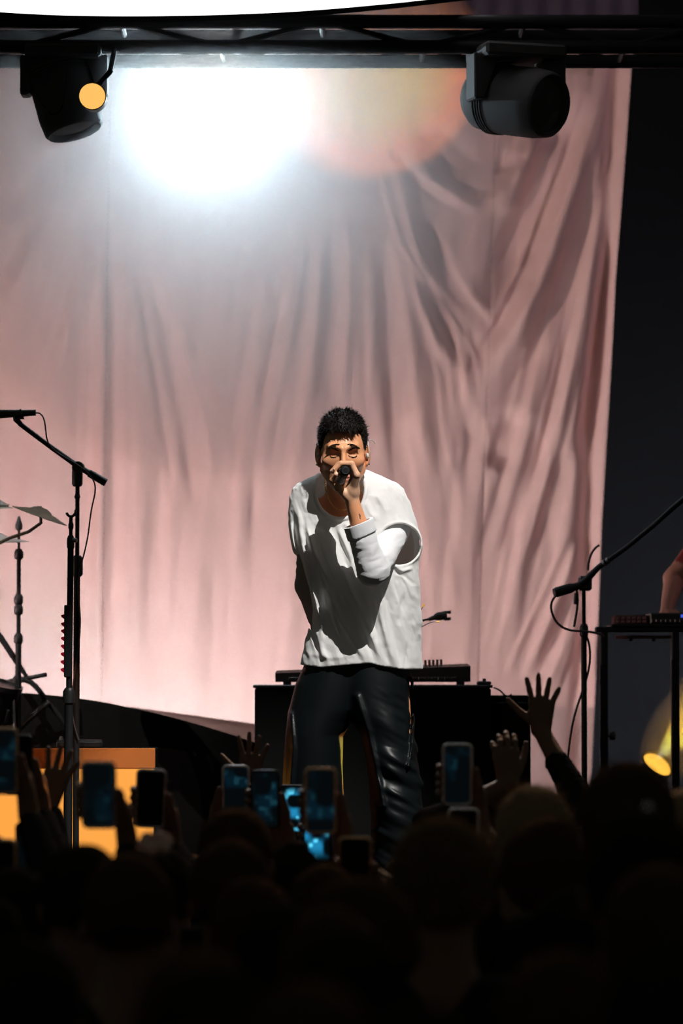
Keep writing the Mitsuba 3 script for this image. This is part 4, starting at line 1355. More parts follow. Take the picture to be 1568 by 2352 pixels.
# ------------------------------------------------------------------ right: boom stand, keyboard rack, side player, yellow lamp
D4 = 13.2
k = 'boom_microphone_stand_001'
tag(k, 'black boom microphone stand at the right with the microphone pointing down left', 'microphone stand')
zq = lambda y: P(0, y, D4)[2]
xp = P(1341, 1600, D4)[0]
add(k + '__pole', [rod((xp, D4, zq(1350)), (xp, D4, zq(1450)), 0.007, 12), rod((xp, D4, zq(1440)), (xp, D4, STAGE + 0.03), 0.0105, 12)], 'mat_black_metal', 40)
clutch(k, (xp, D4, zq(1448)), (0, 0, 1), 0.016, 0.05)
add(k + '__tilt_joint', bx(P(1343, 1340, D4), (0.05, 0.035, 0.055), 0.008), 'mat_black_plastic')
add(k + '__boom', tube([P(1318, 1352, D4 - 0.02), P(1345, 1333, D4 - 0.02), P(1375, 1302, D4 - 0.05), P(1440, 1256, D4 - 0.12), P(1500, 1207, D4 - 0.18), P(1552, 1160, D4 - 0.24), P(1600, 1120, D4 - 0.28)], [0.013, 0.014, 0.010, 0.009, 0.009, 0.010, 0.010], 12), 'mat_black_metal', 40)
for x_, y_ in ((1388, 1281), (1396, 1275)):
    add(num(k + '__ring'), lathe([(0.011, -0.004), (0.0125, -0.004), (0.0125, 0.004), (0.011, 0.004), (0.011, -0.004)], 20, P(1440, 1256, D4 - 0.12) - P(1375, 1302, D4 - 0.05), P(x_, y_ + 12, D4 - 0.07)), 'mat_grey_metal', 35)
a, b = P(1272, 1362, D4 - 0.06), P(1330, 1345, D4 - 0.03)
add(k + '__microphone', lathe([(0.001, 0), (0.016, 0.001), (0.0185, 0.01), (0.0185, 0.068), (0.015, 0.078), (0.012, np.linalg.norm(b - a)), (0.001, np.linalg.norm(b - a))], 22, b - a, a), 'mat_black_plastic', 35)
add(k + '__cable', tube(curve([P(1275, 1370, D4 - 0.06), P(1266, 1385, D4 - 0.06), P(1268, 1410, D4 - 0.05), P(1285, 1436, D4 - 0.04), P(1312, 1448, D4 - 0.03), P(1342, 1450, D4 - 0.03), P(1375, 1456, D4), P(1384, 1460, D4 + 0.05)], 40), 0.0042, 8), 'mat_cable', True)
add(num(k + '__cable_loop'), tube(curve([P(1322, 1350, D4), P(1326, 1375, D4), P(1323, 1410, D4), P(1318, 1440, D4)], 16), 0.0045, 8), 'mat_cable', True)
add(k + '__plug', tube([P(1323, 1362, D4 - 0.01), P(1322, 1388, D4 - 0.01)], [0.008, 0.009], 10), 'mat_black_plastic', 40)
add(num(k + '__cable_loop'), tube(curve([P(1350, 1310, D4), P(1353, 1285, D4), P(1364, 1262, D4), P(1376, 1252, D4)], 16), 0.004, 8), 'mat_cable', True)
add(num(k + '__cable_loop'), tube(curve([P(1346, 1460, D4), P(1354, 1490, D4), P(1346, 1560, D4), P(1320, 1640, D4), P(1306, 1720, D4), P(1300, 1800, D4), P(1310, 1950, D4)], 40), 0.004, 8), 'mat_cable', True)
base_disc(k, xp, D4, STAGE)

D5 = 13.7
k = 'keyboard_rack'
tag(k, 'black keyboard rack with two thick legs at the right edge', 'keyboard stand')
zr = lambda y: P(0, y, D5)[2]
for px in (1386, 1550):
    x = P(px, 1600, D5)[0]
    add(num(k + '__leg'), bx((x, D5, (zr(1445) + STAGE) / 2), (0.030, 0.04, zr(1445) - STAGE), 0.005), 'mat_black_metal')
x0_, x1_ = P(1366, 1446, D5)[0], P(1680, 1446, D5)[0]
add(k + '__beam', bx(((x0_ + x1_) / 2, D5, zr(1446)), (x1_ - x0_, 0.045, 0.022), 0.005), 'mat_black_metal')
add(k + '__shelf', bx(((x0_ + x1_) / 2 + 0.03, D5 + 0.12, zr(1437)), (x1_ - x0_ - 0.06, 0.30, 0.010), 0.002), 'mat_black_metal')
flat('mat_pinkish_metal', (0.25, 0.13, 0.12))
add(k + '__cross_bar', rod((P(1415, 1463, D5)[0], D5 + 0.05, zr(1463)), (P(1552, 1463, D5)[0], D5 + 0.05, zr(1463)), 0.007, 10), 'mat_pinkish_metal', 40)
for px in (1450, 1503):
    add(num(k + '__bolt'), lathe([(0.001, 0), (0.008, 0), (0.008, 0.014), (0.001, 0.015)], 12, (0, 0, -1), (P(px, 1465, D5)[0], D5 + 0.05, zr(1464))), 'mat_black_metal', 35)
add(k + '__knob', [lathe([(0.001, 0), (0.014, 0.002), (0.017, 0.012), (0.014, 0.022), (0.001, 0.024)], 16, (1, -0.2, 0), P(1399, 1690, D5)), rod(P(1388, 1690, D5), P(1400, 1690, D5), 0.005, 8)], 'mat_black_plastic', 35)
k = 'keyboard_001'
tag(k, 'second keyboard with a lit blue display on the rack at the right edge', 'keyboard')
a, b = P(1490, 1430, D5 + 0.05), P(1700, 1430, D5 + 0.05)
zs = zr(1437) + 0.005
add(k + '__case', bx(((a[0] + b[0]) / 2, D5 + 0.13, zs + 0.022), (b[0] - a[0], 0.26, 0.044), 0.005), 'mat_black_plastic')
q = trimesh.Trimesh(np.array([[0, 0, 0], [0.03, 0, 0], [0.03, 0, 0.012], [0, 0, 0.012]]) + (P(1556, 0, D5)[0], D5 - 0.0005, zs + 0.026), [[0, 1, 2], [0, 2, 3]], process=False)
scene[k + '__display'] = {**ref(q, 'mat_strip_glow'), 'emitter': {'type': 'area', 'radiance': rgb((0.02, 0.08, 0.7)), 'sampling_weight': 0.02}}
for i in range(8):
    add(num(k + '__key'), bx((a[0] + 0.012 + i * 0.018, D5 + 0.004, zs + 0.014), (0.016, 0.02, 0.012), 0.002), 'mat_drum')
k = 'sampler_unit'
tag(k, 'small flat unit with pale buttons on the rack left of the second keyboard', 'sampler')
a, b = P(1409, 1430, D5 + 0.05), P(1487, 1430, D5 + 0.05)
flat('mat_sampler', (0.10, 0.055, 0.055))
add(k + '__case', bx(((a[0] + b[0]) / 2, D5 + 0.10, zs + 0.018), (b[0] - a[0], 0.16, 0.036), 0.004), 'mat_sampler')
for i in range(6):
    for j in range(2):
        add(num(k + '__button'), bx((a[0] + 0.014 + i * 0.0205, D5 + 0.019, zs + 0.011 + j * 0.014), (0.014, 0.006, 0.009), 0.0015), 'mat_pinkish_metal')

# player at the right edge: only the forearm and a strip of the body reach into the frame
DPL = 14.25
k = 'person_001'
PB = P(1640, 1500, DPL)
sho, elb, wri = P(1612, 1250, DPL), P(1548, 1330, DPL - 0.05), P(1530, 1405, DPL - 0.33)
BX = P(1685, 1500, DPL)[0]


def player_sdf(p):
    d = cone(p, (BX, DPL + 0.05, STAGE + 0.95), (BX, DPL, STAGE + 1.42), 0.15, 0.16)
    d = smin(d, ell(p, (BX, DPL - 0.02, STAGE + 1.68), (0.078, 0.1, 0.12)), 0.02)
    q = p - np.array([BX, DPL - 0.02, STAGE + 1.68])
    q[:, 1] *= -1
    m = mir(q)
    d = smin(d, ell(q, (0, 0.045, -0.055), (0.052, 0.052, 0.070)), 0.02)
    d = smax(d, -ell(m, (0.031, 0.098, 0.010), (0.017, 0.016, 0.010)), 0.01)
    d = smin(d, ell(m, (0.031, 0.078, 0.008), (0.015, 0.015, 0.012)), 0.004)
    d = smin(d, cone(q, (0, 0.096, 0.012), (0, 0.118, -0.034), 0.008, 0.012), 0.010)
    d = smin(d, ell(q, (0, 0.094, -0.066), (0.024, 0.010, 0.010)), 0.006)
    d = smin(d, ell(m, (0.080, -0.004, -0.012), (0.009, 0.018, 0.031)), 0.006)
    d = smin(d, cone(p, (BX, DPL, STAGE + 1.4), (BX, DPL, STAGE + 1.62), 0.06, 0.055), 0.03)
    for s in (-1, 1):
        h, kn, an = np.array([BX + 0.1 * s, DPL + 0.05, STAGE + 0.92]), np.array([BX + 0.12 * s, DPL + 0.02, STAGE + 0.5]), np.array([BX + 0.13 * s, DPL + 0.06, STAGE + 0.08])
        l_ = smin(cone(p, h, kn, 0.09, 0.06), cone(p, kn, an, 0.06, 0.045), 0.03)
        l_ = smin(l_, cone(p, an, an + (0, -0.16, -0.04), 0.045, 0.035), 0.02)
        d = smin(d, l_, 0.03)
        sh_, el_, wr_ = sho.copy(), elb.copy(), wri.copy()
        if s > 0:
            for v in (sh_, el_, wr_):
                v[0] = 2 * BX - v[0]
        a_ = smin(cone(p, sh_, el_, 0.055, 0.042), cone(p, el_, wr_, 0.042, 0.026), 0.02)
        a_ = smin(a_, ell(p, wr_ + (0, -0.06, -0.01), (0.04, 0.06, 0.016)), 0.015)
        for j in range(4):
            b0 = wr_ + (-0.03 + 0.02 * j, -0.10, -0.012)
            a_ = smin(a_, cone(p, b0, b0 + (0, -0.045, -0.03), 0.009, 0.0075), 0.005)
        a_ = smin(a_, cone(p, wr_ + (0.03, -0.03, 0), wr_ + (0.055, -0.085, -0.02), 0.011, 0.008), 0.008)
        d = smin(d, a_, 0.03)
    return d


pm = mesh_sdf(player_sdf, axis_steps(BX - 0.42, BX + 0.42, 0.009), axis_steps(DPL - 0.55, DPL + 0.3, 0.007), axis_steps(STAGE, STAGE + 1.85, 0.006, [(STAGE + 1.5, STAGE + 1.85)], 0.014))
pv = np.asarray(pm.vertices)
pc = np.tile(np.array([0.45, 0.22, 0.16]), (len(pv), 1))
pl = pv.copy()
pl[:, 0] = BX - np.abs(pv[:, 0] - BX)
slv = (pv[:, 2] < STAGE + 1.535) & (cone(pl, elb, wri + (0, -0.12, -0.01), 0.042, 0.03) > 0.03)
pc[slv] = (0.20, 0.02, 0.02)
pc[pv[:, 2] < STAGE + 0.93] = (0.02, 0.02, 0.025)
add(k, pm, 'mat_skin', True, color=pc, label='player in dark red at the right edge, arm reaching to the keyboard', cat='person')
hairp = lambda p: np.maximum(ell(p, (BX, DPL + 0.0, STAGE + 1.72), (0.086, 0.108, 0.105)), STAGE + 1.72 - p[:, 2] - 0.9 * np.clip(p[:, 1] - DPL + 0.02, -0.03, 0.09))
add(k + '__hair', mesh_sdf(hairp, axis_steps(BX - 0.12, BX + 0.12, 0.008), axis_steps(DPL - 0.14, DPL + 0.14, 0.008), axis_steps(STAGE + 1.5, STAGE + 1.86, 0.008)), 'mat_hair', True)

# yellow floor lamp sending its beam up beside the rack
k = 'yellow_beam_lamp'
tag(k, 'bright yellow stage lamp on the floor at the right, its beam going up', 'stage light')
DY = 14.6
lc = P(1508, 1757, DY)
ldir = np.array([0.42, -0.62, 0.66])
ldir /= np.linalg.norm(ldir)
add(k + '__housing', lathe([(0.001, -0.16), (0.05, -0.16), (0.058, -0.12), (0.066, 0.0), (0.070, 0.012), (0.066, 0.014), (0.062, 0.002)], 32, ldir, lc), 'mat_black_metal', 35)
lens = lathe([(0.0005, 0.006), (0.03, 0.005), (0.062, 0.0)], 40, ldir, lc)
lens.faces = lens.faces[:, ::-1] if lens.face_normals[0] @ ldir < 0 else lens.faces
scene['mat_lens'] = {'type': 'diffuse', 'reflectance': rgb((0.3, 0.3, 0.3))}
scene[k + '__lens'] = {**ref(lens, 'mat_lens'), 'emitter': {'type': 'area', 'radiance': rgb((1.5, 0.75, 0.08)), 'sampling_weight': 0.05}}
add(k + '__yoke', [rod(lc - ldir * 0.08 + (0.075 * s, 0, 0), lc - ldir * 0.08 + (0.075 * s, 0, -0.12), 0.006, 8) for s in (-1, 1)] + [bx(lc - ldir * 0.08 + (0, 0, -0.125), (0.165, 0.05, 0.012), 0.003)], 'mat_black_metal', 40)
zb_ = (lc - ldir * 0.08)[2] - 0.131
add(k + '__floor_stand', bx((lc[0] - ldir[0] * 0.08, (lc - ldir * 0.08)[1], (zb_ + STAGE) / 2), (0.12, 0.12, zb_ - STAGE), 0.01), 'mat_black')
bdir = np.array([math.sin(math.radians(43)), -0.10, math.cos(math.radians(43))])
bp = lc + ldir * 0.02 + np.array([-0.022, -0.02, 0.0])
spot('yellow_beam', bp, bp + bdir, np.array([1.0, 0.55, 0.05]) * 2.6, 23, 19, 12.0)

# ------------------------------------------------------------------ lamps on the truss
mat('mat_fixture', (0.06, 0.055, 0.055), 0.75, spec=0.15)
def moving_head(px, py, d, aim, label, w=0.105, lens_rgb=None, lens_k=1.0, swivel=0.0):
    """Moving head: base on the truss, yoke with two arms, rounded head with a lens."""
    k = num('moving_head_lamp')
    tag(k, label, 'stage light')
    c = P(px, py, d)
    aim = np.asarray(aim, float)
    aim = aim / np.linalg.norm(aim)
    ztop = P(0, 118, d)[2]
    hx = np.array([math.cos(swivel), math.sin(swivel), 0])
    R3 = np.array([[hx[0], -hx[1], 0], [hx[1], hx[0], 0], [0, 0, 1]])
    add(k + '__base', bx((c[0], d, ztop - 0.012), (w * 1.7, w * 1.3, 0.05), 0.01, R3), 'mat_fixture')
    for s in (-1, 1):
        p0 = np.array([c[0], d, ztop - 0.03]) + hx * s * w * 0.72
        p1 = c + hx * s * w * 0.86
        arm = trimesh.convex.convex_hull(np.vstack([bx(p0, (w * 0.5, w * 0.5, 0.02), 0.004, R3).vertices, bx(p1 + (0, 0, 0.02), (w * 0.22, w * 0.55, 0.05), 0.006, R3).vertices]))
        add(num(k + '__yoke_arm'), arm, 'mat_fixture')
    r = w * 0.70
    L = w * 1.05
    add(k + '__head', lathe([(0.001, -L), (r * 0.72, -L), (r * 0.92, -L * 0.82), (r, -L * 0.4), (r, L * 0.5), (r * 0.94, L * 0.8), (r * 0.86, L * 0.86), (r * 0.80, L * 0.80), (r * 0.78, L * 0.70), (0.001, L * 0.70)], 36, aim, c), 'mat_fixture', 35)
    for i in range(4):
        add(num(k + '__fin'), lathe([(r * 0.93, -0.002), (r * 1.03, -0.002), (r * 1.03, 0.002), (r * 0.93, 0.002), (r * 0.93, -0.002)], 36, aim, c + aim * (-L * 0.35 - i * 0.012)), 'mat_fixture', 35)
    ln_ = lathe([(0.0005, 0.012), (r * 0.4, 0.009), (r * 0.77, 0.0)], 36, aim, c + aim * L * 0.72)
    if ln_.face_normals[0] @ aim < 0:
        ln_.faces = ln_.faces[:, ::-1]
    if lens_rgb is None:
        add(k + '__lens', ln_, 'mat_fixture', True)
    else:
        scene[k + '__lens'] = {**ref(ln_, 'mat_lens'), 'emitter': {'type': 'area', 'radiance': rgb(lens_rgb, lens_k), 'sampling_weight': 0.05}}
    return c, aim, L


DT = TD + 0.03
moving_head(148, 218, DT, (0.10, -0.05, -0.35), 'dark moving head lamp hung from the truss at the upper left', 0.165)
moving_head(1185, 232, DT, (0.55, -0.5, -0.15), 'dark moving head lamp hung from the truss at the upper right', 0.184, swivel=0.3)
k = 'small_amber_lamp'
tag(k, 'small round amber lamp glowing beside the left moving head lamp', 'stage light')
ca = P(212, 221, DT - 0.36)
add(k + '__housing', lathe([(0.001, 0.12), (0.034, 0.12), (0.047, 0.08), (0.050, 0.0), (0.047, -0.002), (0.046, 0.004)], 28, (0, 1, 0), ca), 'mat_black_metal', 35)
ln_ = lathe([(0.0005, 0.008), (0.026, 0.006), (0.047, 0.0)], 36, (0.1, -1, 0), ca)
if ln_.face_normals[0] @ np.array([0, -1, 0]) < 0:
    ln_.faces = ln_.faces[:, ::-1]
scene[k + '__lens'] = {**ref(ln_, 'mat_lens'), 'emitter': {'type': 'area', 'radiance': rgb((1.0, 0.52, 0.12), 1.05), 'sampling_weight': 0.05}}
add(k + '__bracket', tube([ca + (0, 0.06, 0.03), ca + (0.06, 0.06, 0.1), (ca[0] + 0.06, TD, P(0, 112, TD)[2])], 0.010, 8), 'mat_black_metal', 40)

k = 'white_stage_lamp'
tag(k, 'dazzling white stage lamp hung from the truss and shining into the hall', 'stage light')
la = P(560, 1700, 6.0) - LAMP
la /= np.linalg.norm(la)
add(k + '__housing', lathe([(0.001, -0.22), (0.06, -0.22), (0.085, -0.16), (0.10, 0.0), (0.104, 0.02), (0.098, 0.022), (0.094, 0.004)], 36, la, LAMP), 'mat_black_metal', 35)
ln_ = lathe([(0.0005, 0.012), (0.05, 0.009), (0.094, 0.0)], 40, la, LAMP)
if ln_.face_normals[0] @ la < 0:
    ln_.faces = ln_.faces[:, ::-1]
scene[k + '__lens'] = {**ref(ln_, 'mat_lens'), 'emitter': {'type': 'area', 'radiance': rgb((0.92, 0.97, 1.0), 18), 'sampling_weight': 0.1}}
for s in (-1, 1):
    add(num(k + '__yoke_arm'), tube([LAMP + (0.115 * s, 0.05, 0), LAMP + (0.08 * s, 0.02, 0.26), (LAMP[0] + 0.08 * s, TD + 0.30, P(0, 108, TD)[2])], 0.010, 8), 'mat_black_metal', 40)

# ------------------------------------------------------------------ the crowd
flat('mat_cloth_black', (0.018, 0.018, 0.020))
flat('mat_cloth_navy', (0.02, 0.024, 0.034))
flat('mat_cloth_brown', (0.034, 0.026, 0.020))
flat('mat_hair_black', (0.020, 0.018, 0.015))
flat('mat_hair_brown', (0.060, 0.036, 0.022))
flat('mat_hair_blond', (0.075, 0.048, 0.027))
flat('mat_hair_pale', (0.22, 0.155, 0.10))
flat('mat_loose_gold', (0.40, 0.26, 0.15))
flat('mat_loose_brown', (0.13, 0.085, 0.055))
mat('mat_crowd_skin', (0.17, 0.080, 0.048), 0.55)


def two_bone(a, c, l1, l2, out):
    """Elbow between shoulder a and wrist c."""
    v = c - a
    L = np.linalg.norm(v)
    s = max(1.0, L / (0.985 * (l1 + l2)))
    l1, l2 = l1 * s, l2 * s
    v = v / L
    x = (l1 * l1 - l2 * l2 + L * L) / (2 * L)
    h = math.sqrt(max(l1 * l1 - x * x, 1e-6))
    o = np.asarray(out, float)
    o = o - v * (o @ v)
    o /= np.linalg.norm(o)
    return a + v * x + o * h


def hand_bones(wrist, up, side, normal, pose, k=1.0):
    """Bones (a, b, ra, rb) of a hand: up = wrist to fingers, side = towards the thumb, normal = back of the hand."""
    u, s, n = (np.asarray(v, float) / np.linalg.norm(v) for v in (up, side, normal))
    B = []
    at = lambda a, b, c: wrist + k * (a * u + b * s + c * n)
    mcp = [(0.088, 0.030), (0.092, 0.010), (0.088, -0.010), (0.080, -0.028)]
    for a, b in mcp:
        B.append((at(0.0, b * 0.45, 0), at(a, b, 0), 0.018 * k, 0.0125 * k))
    B.append((at(0.01, 0.012, 0), at(0.05, 0.030, -0.006), 0.018 * k, 0.015 * k))
    spread = {'open': (0.26, 0.04, -0.16, -0.42), 'relaxed': (0.06, 0.0, -0.05, -0.14), 'curl': (0.05, 0, -0.03, -0.07)}[pose]
    curl = {'open': 0.06, 'relaxed': 0.45, 'curl': 0.95}[pose]
    for (a, b), sp, L in zip(mcp, spread, (0.072, 0.080, 0.074, 0.058)):
        p = at(a, b, 0)
        d0 = math.cos(sp) * u + math.sin(sp) * s
        ang = 0.0
        for j, f in enumerate((0.46, 0.30, 0.24)):
            ang += curl * (0.6 if j == 0 else 1.0)
            d = math.cos(ang) * d0 - math.sin(ang) * n
            q = p + d * L * f * k
            B.append((p, q, (0.0095 - 0.0008 * j) * k, (0.0088 - 0.0008 * j) * k))
            p = q
    ta = {'open': 0.95, 'relaxed': 0.5, 'curl': 0.35}[pose]
    p = at(0.03, 0.030, -0.006)
    for j, f in enumerate((0.042, 0.032, 0.026)):
        d = math.cos(ta - 0.12 * j) * u + math.sin(ta - 0.12 * j) * s - 0.25 * n
        d /= np.linalg.norm(d)
        q = p + d * f * k
        B.append((p, q, (0.0145, 0.0112, 0.0098)[j] * k, (0.0112, 0.0098, 0.0082)[j] * k))
        p = q
    return B


def grip_bones(C, R, U, N, s, hw_, k=1.0):
    """Hand round a phone: centre C, axes right R, up U, towards the viewer N; the palm is on side s."""
    at = lambda a, b, c: C + R * (a * s) + U * b + N * c
    B = [(at(hw_ + 0.020, -0.125, -0.022), at(hw_ + 0.012, -0.045, -0.024), 0.024, 0.020), (at(hw_ + 0.016, -0.09, -0.02), at(hw_ + 0.008, -0.03, -0.016), 0.02, 0.016)]
    for i in range(4):
        z = 0.012 - 0.021 * i
        B.append((at(hw_ + 0.006, z - 0.02, -0.022), at(0.0, z, -0.020), 0.0105, 0.0095))
        B.append((at(0.0, z, -0.020), at(-hw_ - 0.006, z + 0.004, -0.014), 0.0095, 0.009))
        B.append((at(-hw_ - 0.006, z + 0.004, -0.014), at(-hw_ - 0.004, z + 0.006, 0.007), 0.009, 0.0078))
    B.append((at(hw_ + 0.016, -0.07, -0.010), at(hw_ + 0.013, -0.025, 0.006), 0.0150, 0.0115))
    B.append((at(hw_ + 0.013, -0.025, 0.006), at(hw_ + 0.006, 0.012, 0.012), 0.0115, 0.0092))
    return B, at(hw_ + 0.022, -0.135, -0.022)


QUEUE = []
_count['person'] = 2


def crowd_person(px, top, d, label, hair='short', hcol='mat_hair_black', cloth='mat_cloth_black', arms=(), group=None, fuzz=300, hs=1.0, seed=0, lean=0.0, fix=None):
    """Person seen from behind; top = pixel row of the head's top. arms: (side, bones, wrist, sleeve, elbow direction)."""
    o = P(px, top, d)
    h = o[2] - 0.018
    QUEUE.append(dict(x=o[0], y=d, h=h, fix=fix if fix is not None else (0.6 if arms else 0.0), args=(label, hair, hcol, cloth, arms, group, fuzz, hs, seed, lean), extra=[]))
    return QUEUE[-1]


def settle(n=1500):
    """Moves the people of the crowd apart where their bodies would meet; those with fix 0 stay."""
    X = np.array([[q['x'], q['y']] for q in QUEUE])
    m = np.array([q['fix'] for q in QUEUE])
    sc = np.array([1.0, 1.42])
    X0 = X.copy()
    for _ in range(n):
        D = (X[:, None] - X[None]) * sc
        L = np.linalg.norm(D, axis=-1) + np.eye(len(X)) * 9
        over = np.maximum(0.475 - L, 0)
        W = m[:, None] / np.maximum(m[:, None] + m[None], 1e-6)
        push = (D / L[..., None] * (over * W)[..., None]).sum(1) / sc
        X = X + 0.5 * push
        X[:, 1] = np.minimum(X[:, 1], 10.55)
    for q, x in zip(QUEUE, X):
        q['x'], q['y'] = x


def build_person(q):
    key = num('person')
    d, h = q['y'], q['h']
    label, hair, hcol, cloth, arms, group, fuzz, hs, seed, lean = q['args']
    S = h / 1.75
    base = np.array([q['x'], d, 0.0])
    rng = np.random.default_rng(100 + seed + len(labels))
    w = lambda x, y, z: base + S * np.array([x, y, z])
    hc = w(lean, 0.03, 1.632)
    shoulder = {s: w(0.175 * s, -0.005, 1.425) for s in (-1, 1)}
    arm = {}
    for s in (-1, 1):
        arm[s] = [shoulder[s], w(0.235 * s, -0.01, 1.13), w(0.215 * s, 0.10, 0.90)]
    bones, sleeves_ = [], []
    for a in arms:
        s, hb, wr, slv = a[:4]
        out = a[4] if len(a) > 4 else (0.75 * s, -0.1, -0.9)
        arm[s] = [shoulder[s], two_bone(shoulder[s], wr, 0.30 * S, 0.265 * S, out), wr]
        bones += hb
    Lb = np.array([[*a, *b, ra, rb] for a, b, ra, rb in bones]) if bones else np.zeros((0, 8))
    hb_lo = np.minimum(Lb[:, :3], Lb[:, 3:6]).min(0) - 0.03 if len(Lb) else None
    hb_hi = np.maximum(Lb[:, :3], Lb[:, 3:6]).max(0) + 0.03 if len(Lb) else None

    def fn(p):
        q = (p - hc) / S
        m = mir(q)
        dd = ell(q, (0, -0.012, 0.020), (0.076, 0.096, 0.090))
        dd = smin(dd, ell(q, (0, 0.035, -0.035), (0.060, 0.060, 0.080)), 0.03)
        dd = smin(dd, cone(q, (0, 0.092, 0.005), (0, 0.112, -0.035), 0.008, 0.012), 0.012)
        dd = smin(dd, ell(q, (0, 0.088, -0.066), (0.024, 0.010, 0.010)), 0.006)
        dd = smax(dd, -ell(m, (0.032, 0.100, 0.008), (0.017, 0.014, 0.010)), 0.01)
        dd = smin(dd, ell(m, (0.080, -0.004, -0.012), (0.009, 0.017, 0.030)), 0.006)
        dd = dd * S
        dd = smin(dd, cone(p, w(lean * 0.8, 0.01, 1.58), w(0, -0.02, 1.43), 0.054 * S, 0.062 * S), 0.02)
        t = ell(p, w(0, 0.0, 1.27), (0.165 * S, 0.105 * S, 0.19 * S))
        t = smin(t, cone(p, w(0, 0, 1.15), w(0, 0, 0.98), 0.125 * S, 0.135 * S), 0.05)
        for s in (-1, 1):
            t = smin(t, cone(p, w(0.03 * s, -0.01, 1.43), shoulder[s], 0.058 * S, 0.052 * S), 0.04)
        dd = smin(dd, t, 0.03)
        for s in (-1, 1):
            a, b, c = arm[s]
            ar = smin(cone(p, a, b, 0.048 * S, 0.038 * S), cone(p, b, c, 0.038 * S, 0.025 * S), 0.02)
            dd = smin(dd, ar, 0.02)
            if not any(x[0] == s for x in arms):
                dd = smin(dd, ell(p, c + (0, 0.03, -0.06), (0.018, 0.03, 0.075)), 0.015)
            hp_, kn, an = w(0.09 * s, 0, 0.93), w(0.10 * s, 0.02, 0.50), w(0.11 * s, -0.02, 0.07)
            lg = smin(cone(p, hp_, kn, 0.088 * S, 0.058 * S), cone(p, kn, an, 0.058 * S, 0.04 * S), 0.03)
            lg = smin(lg, cone(p, an + (0, 0, -0.03), an + (0, 0.15, -0.035), 0.038, 0.034), 0.02)
            dd = smin(dd, lg, 0.03)
        if len(Lb):
            near = ((p > hb_lo) & (p < hb_hi)).all(1)
            if near.any():
                pn = p[near]
                hd = None
                for r in Lb:
                    c = cone(pn, r[:3], r[3:6], r[6], r[7])
                    hd = c if hd is None else smin(hd, c, 0.004)
                dd[near] = smin(dd[near], hd, 0.006)
        return dd

    pts = np.vstack([w(-0.32, -0.2, 0), w(0.32, 0.26, 1.77)] + [np.asarray(v)[None] for s in arm for v in arm[s]] + ([hb_lo[None], hb_hi[None]] if len(Lb) else []))
    lo, hi = pts.min(0) - 0.06, pts.max(0) + 0.06
    zones = [[(hc[k] - 0.1, hc[k] + 0.12)] for k in range(3)]
    for z in zones:
        z[0] = (z[0][0], z[0][1])
    fine = 0.0085
    if len(Lb):
        fine = 0.0052
        xs_ = axis_steps(lo[0], hi[0], fine, [(hb_lo[0], hb_hi[0])], 0.018)
        ys_ = axis_steps(lo[1], hi[1], fine, [(hb_lo[1], hb_hi[1])], 0.020)
        zs_ = axis_steps(-0.01, hi[2], fine, [(hb_lo[2], hb_hi[2])], 0.024)
        if hb_hi[0] - hb_lo[0] > 0.35:
            xs_ = axis_steps(lo[0], hi[0], 0.007)
    else:
        xs_, ys_ = (axis_steps(lo[k], hi[k], 0.010, zones[k], 0.018) for k in (0, 1))
        zs_ = axis_steps(-0.01, hi[2], 0.009, zones[2], 0.03)
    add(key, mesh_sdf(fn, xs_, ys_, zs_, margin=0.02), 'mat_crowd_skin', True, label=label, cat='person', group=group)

    # clothes
    def cl(p):
        t = ell(p, w(0, 0.0, 1.27), (0.178 * S, 0.118 * S, 0.20 * S))
        t = smin(t, cone(p, w(0, 0, 1.15), w(0, 0, 0.90), 0.140 * S, 0.152 * S), 0.05)
        for s in (-1, 1):
            t = smin(t, cone(p, w(0.03 * s, -0.01, 1.432), shoulder[s], 0.066 * S, 0.062 * S), 0.04)
            a, b, c = arm[s]
            ext = next((x[3] for x in arms if x[0] == s), 0.75)
            t = smin(t, cone(p, a, b, 0.060 * S, 0.052 * S), 0.03)
            if ext > 0:
                t = smin(t, cone(p, b, b + (c - b) * ext, 0.052 * S, 0.040 * S), 0.02)
        t = t + 0.012 * (meshkit.fbm(p * 13, 2, 3) - 0.5)
        return np.maximum(t, base[2] + 0.86 * S - p[:, 2])

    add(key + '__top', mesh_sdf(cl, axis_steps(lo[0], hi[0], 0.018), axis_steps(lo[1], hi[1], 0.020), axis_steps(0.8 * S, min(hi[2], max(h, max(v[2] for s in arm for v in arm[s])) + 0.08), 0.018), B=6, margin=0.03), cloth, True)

    def jeans(p):
        t = cone(p, w(0, 0, 0.94), w(0, 0, 0.90), 0.145 * S, 0.14 * S)
        for s in (-1, 1):
            t = smin(t, smin(cone(p, w(0.09 * s, 0, 0.90), w(0.10 * s, 0.02, 0.50), 0.096 * S, 0.068 * S), cone(p, w(0.10 * s, 0.02, 0.50), w(0.11 * s, -0.02, 0.09), 0.068 * S, 0.055 * S), 0.02), 0.02)
        return np.maximum(t, 0.06 - p[:, 2])

    add(key + '__trousers', mesh_sdf(jeans, axis_steps(base[0] - 0.3, base[0] + 0.3, 0.03), axis_steps(d - 0.22, d + 0.22, 0.03), axis_steps(0.03, S * 1.1, 0.045), B=6, margin=0.05), 'mat_cloth_navy', True)

    # hair
    if hair == 'none':
        return key

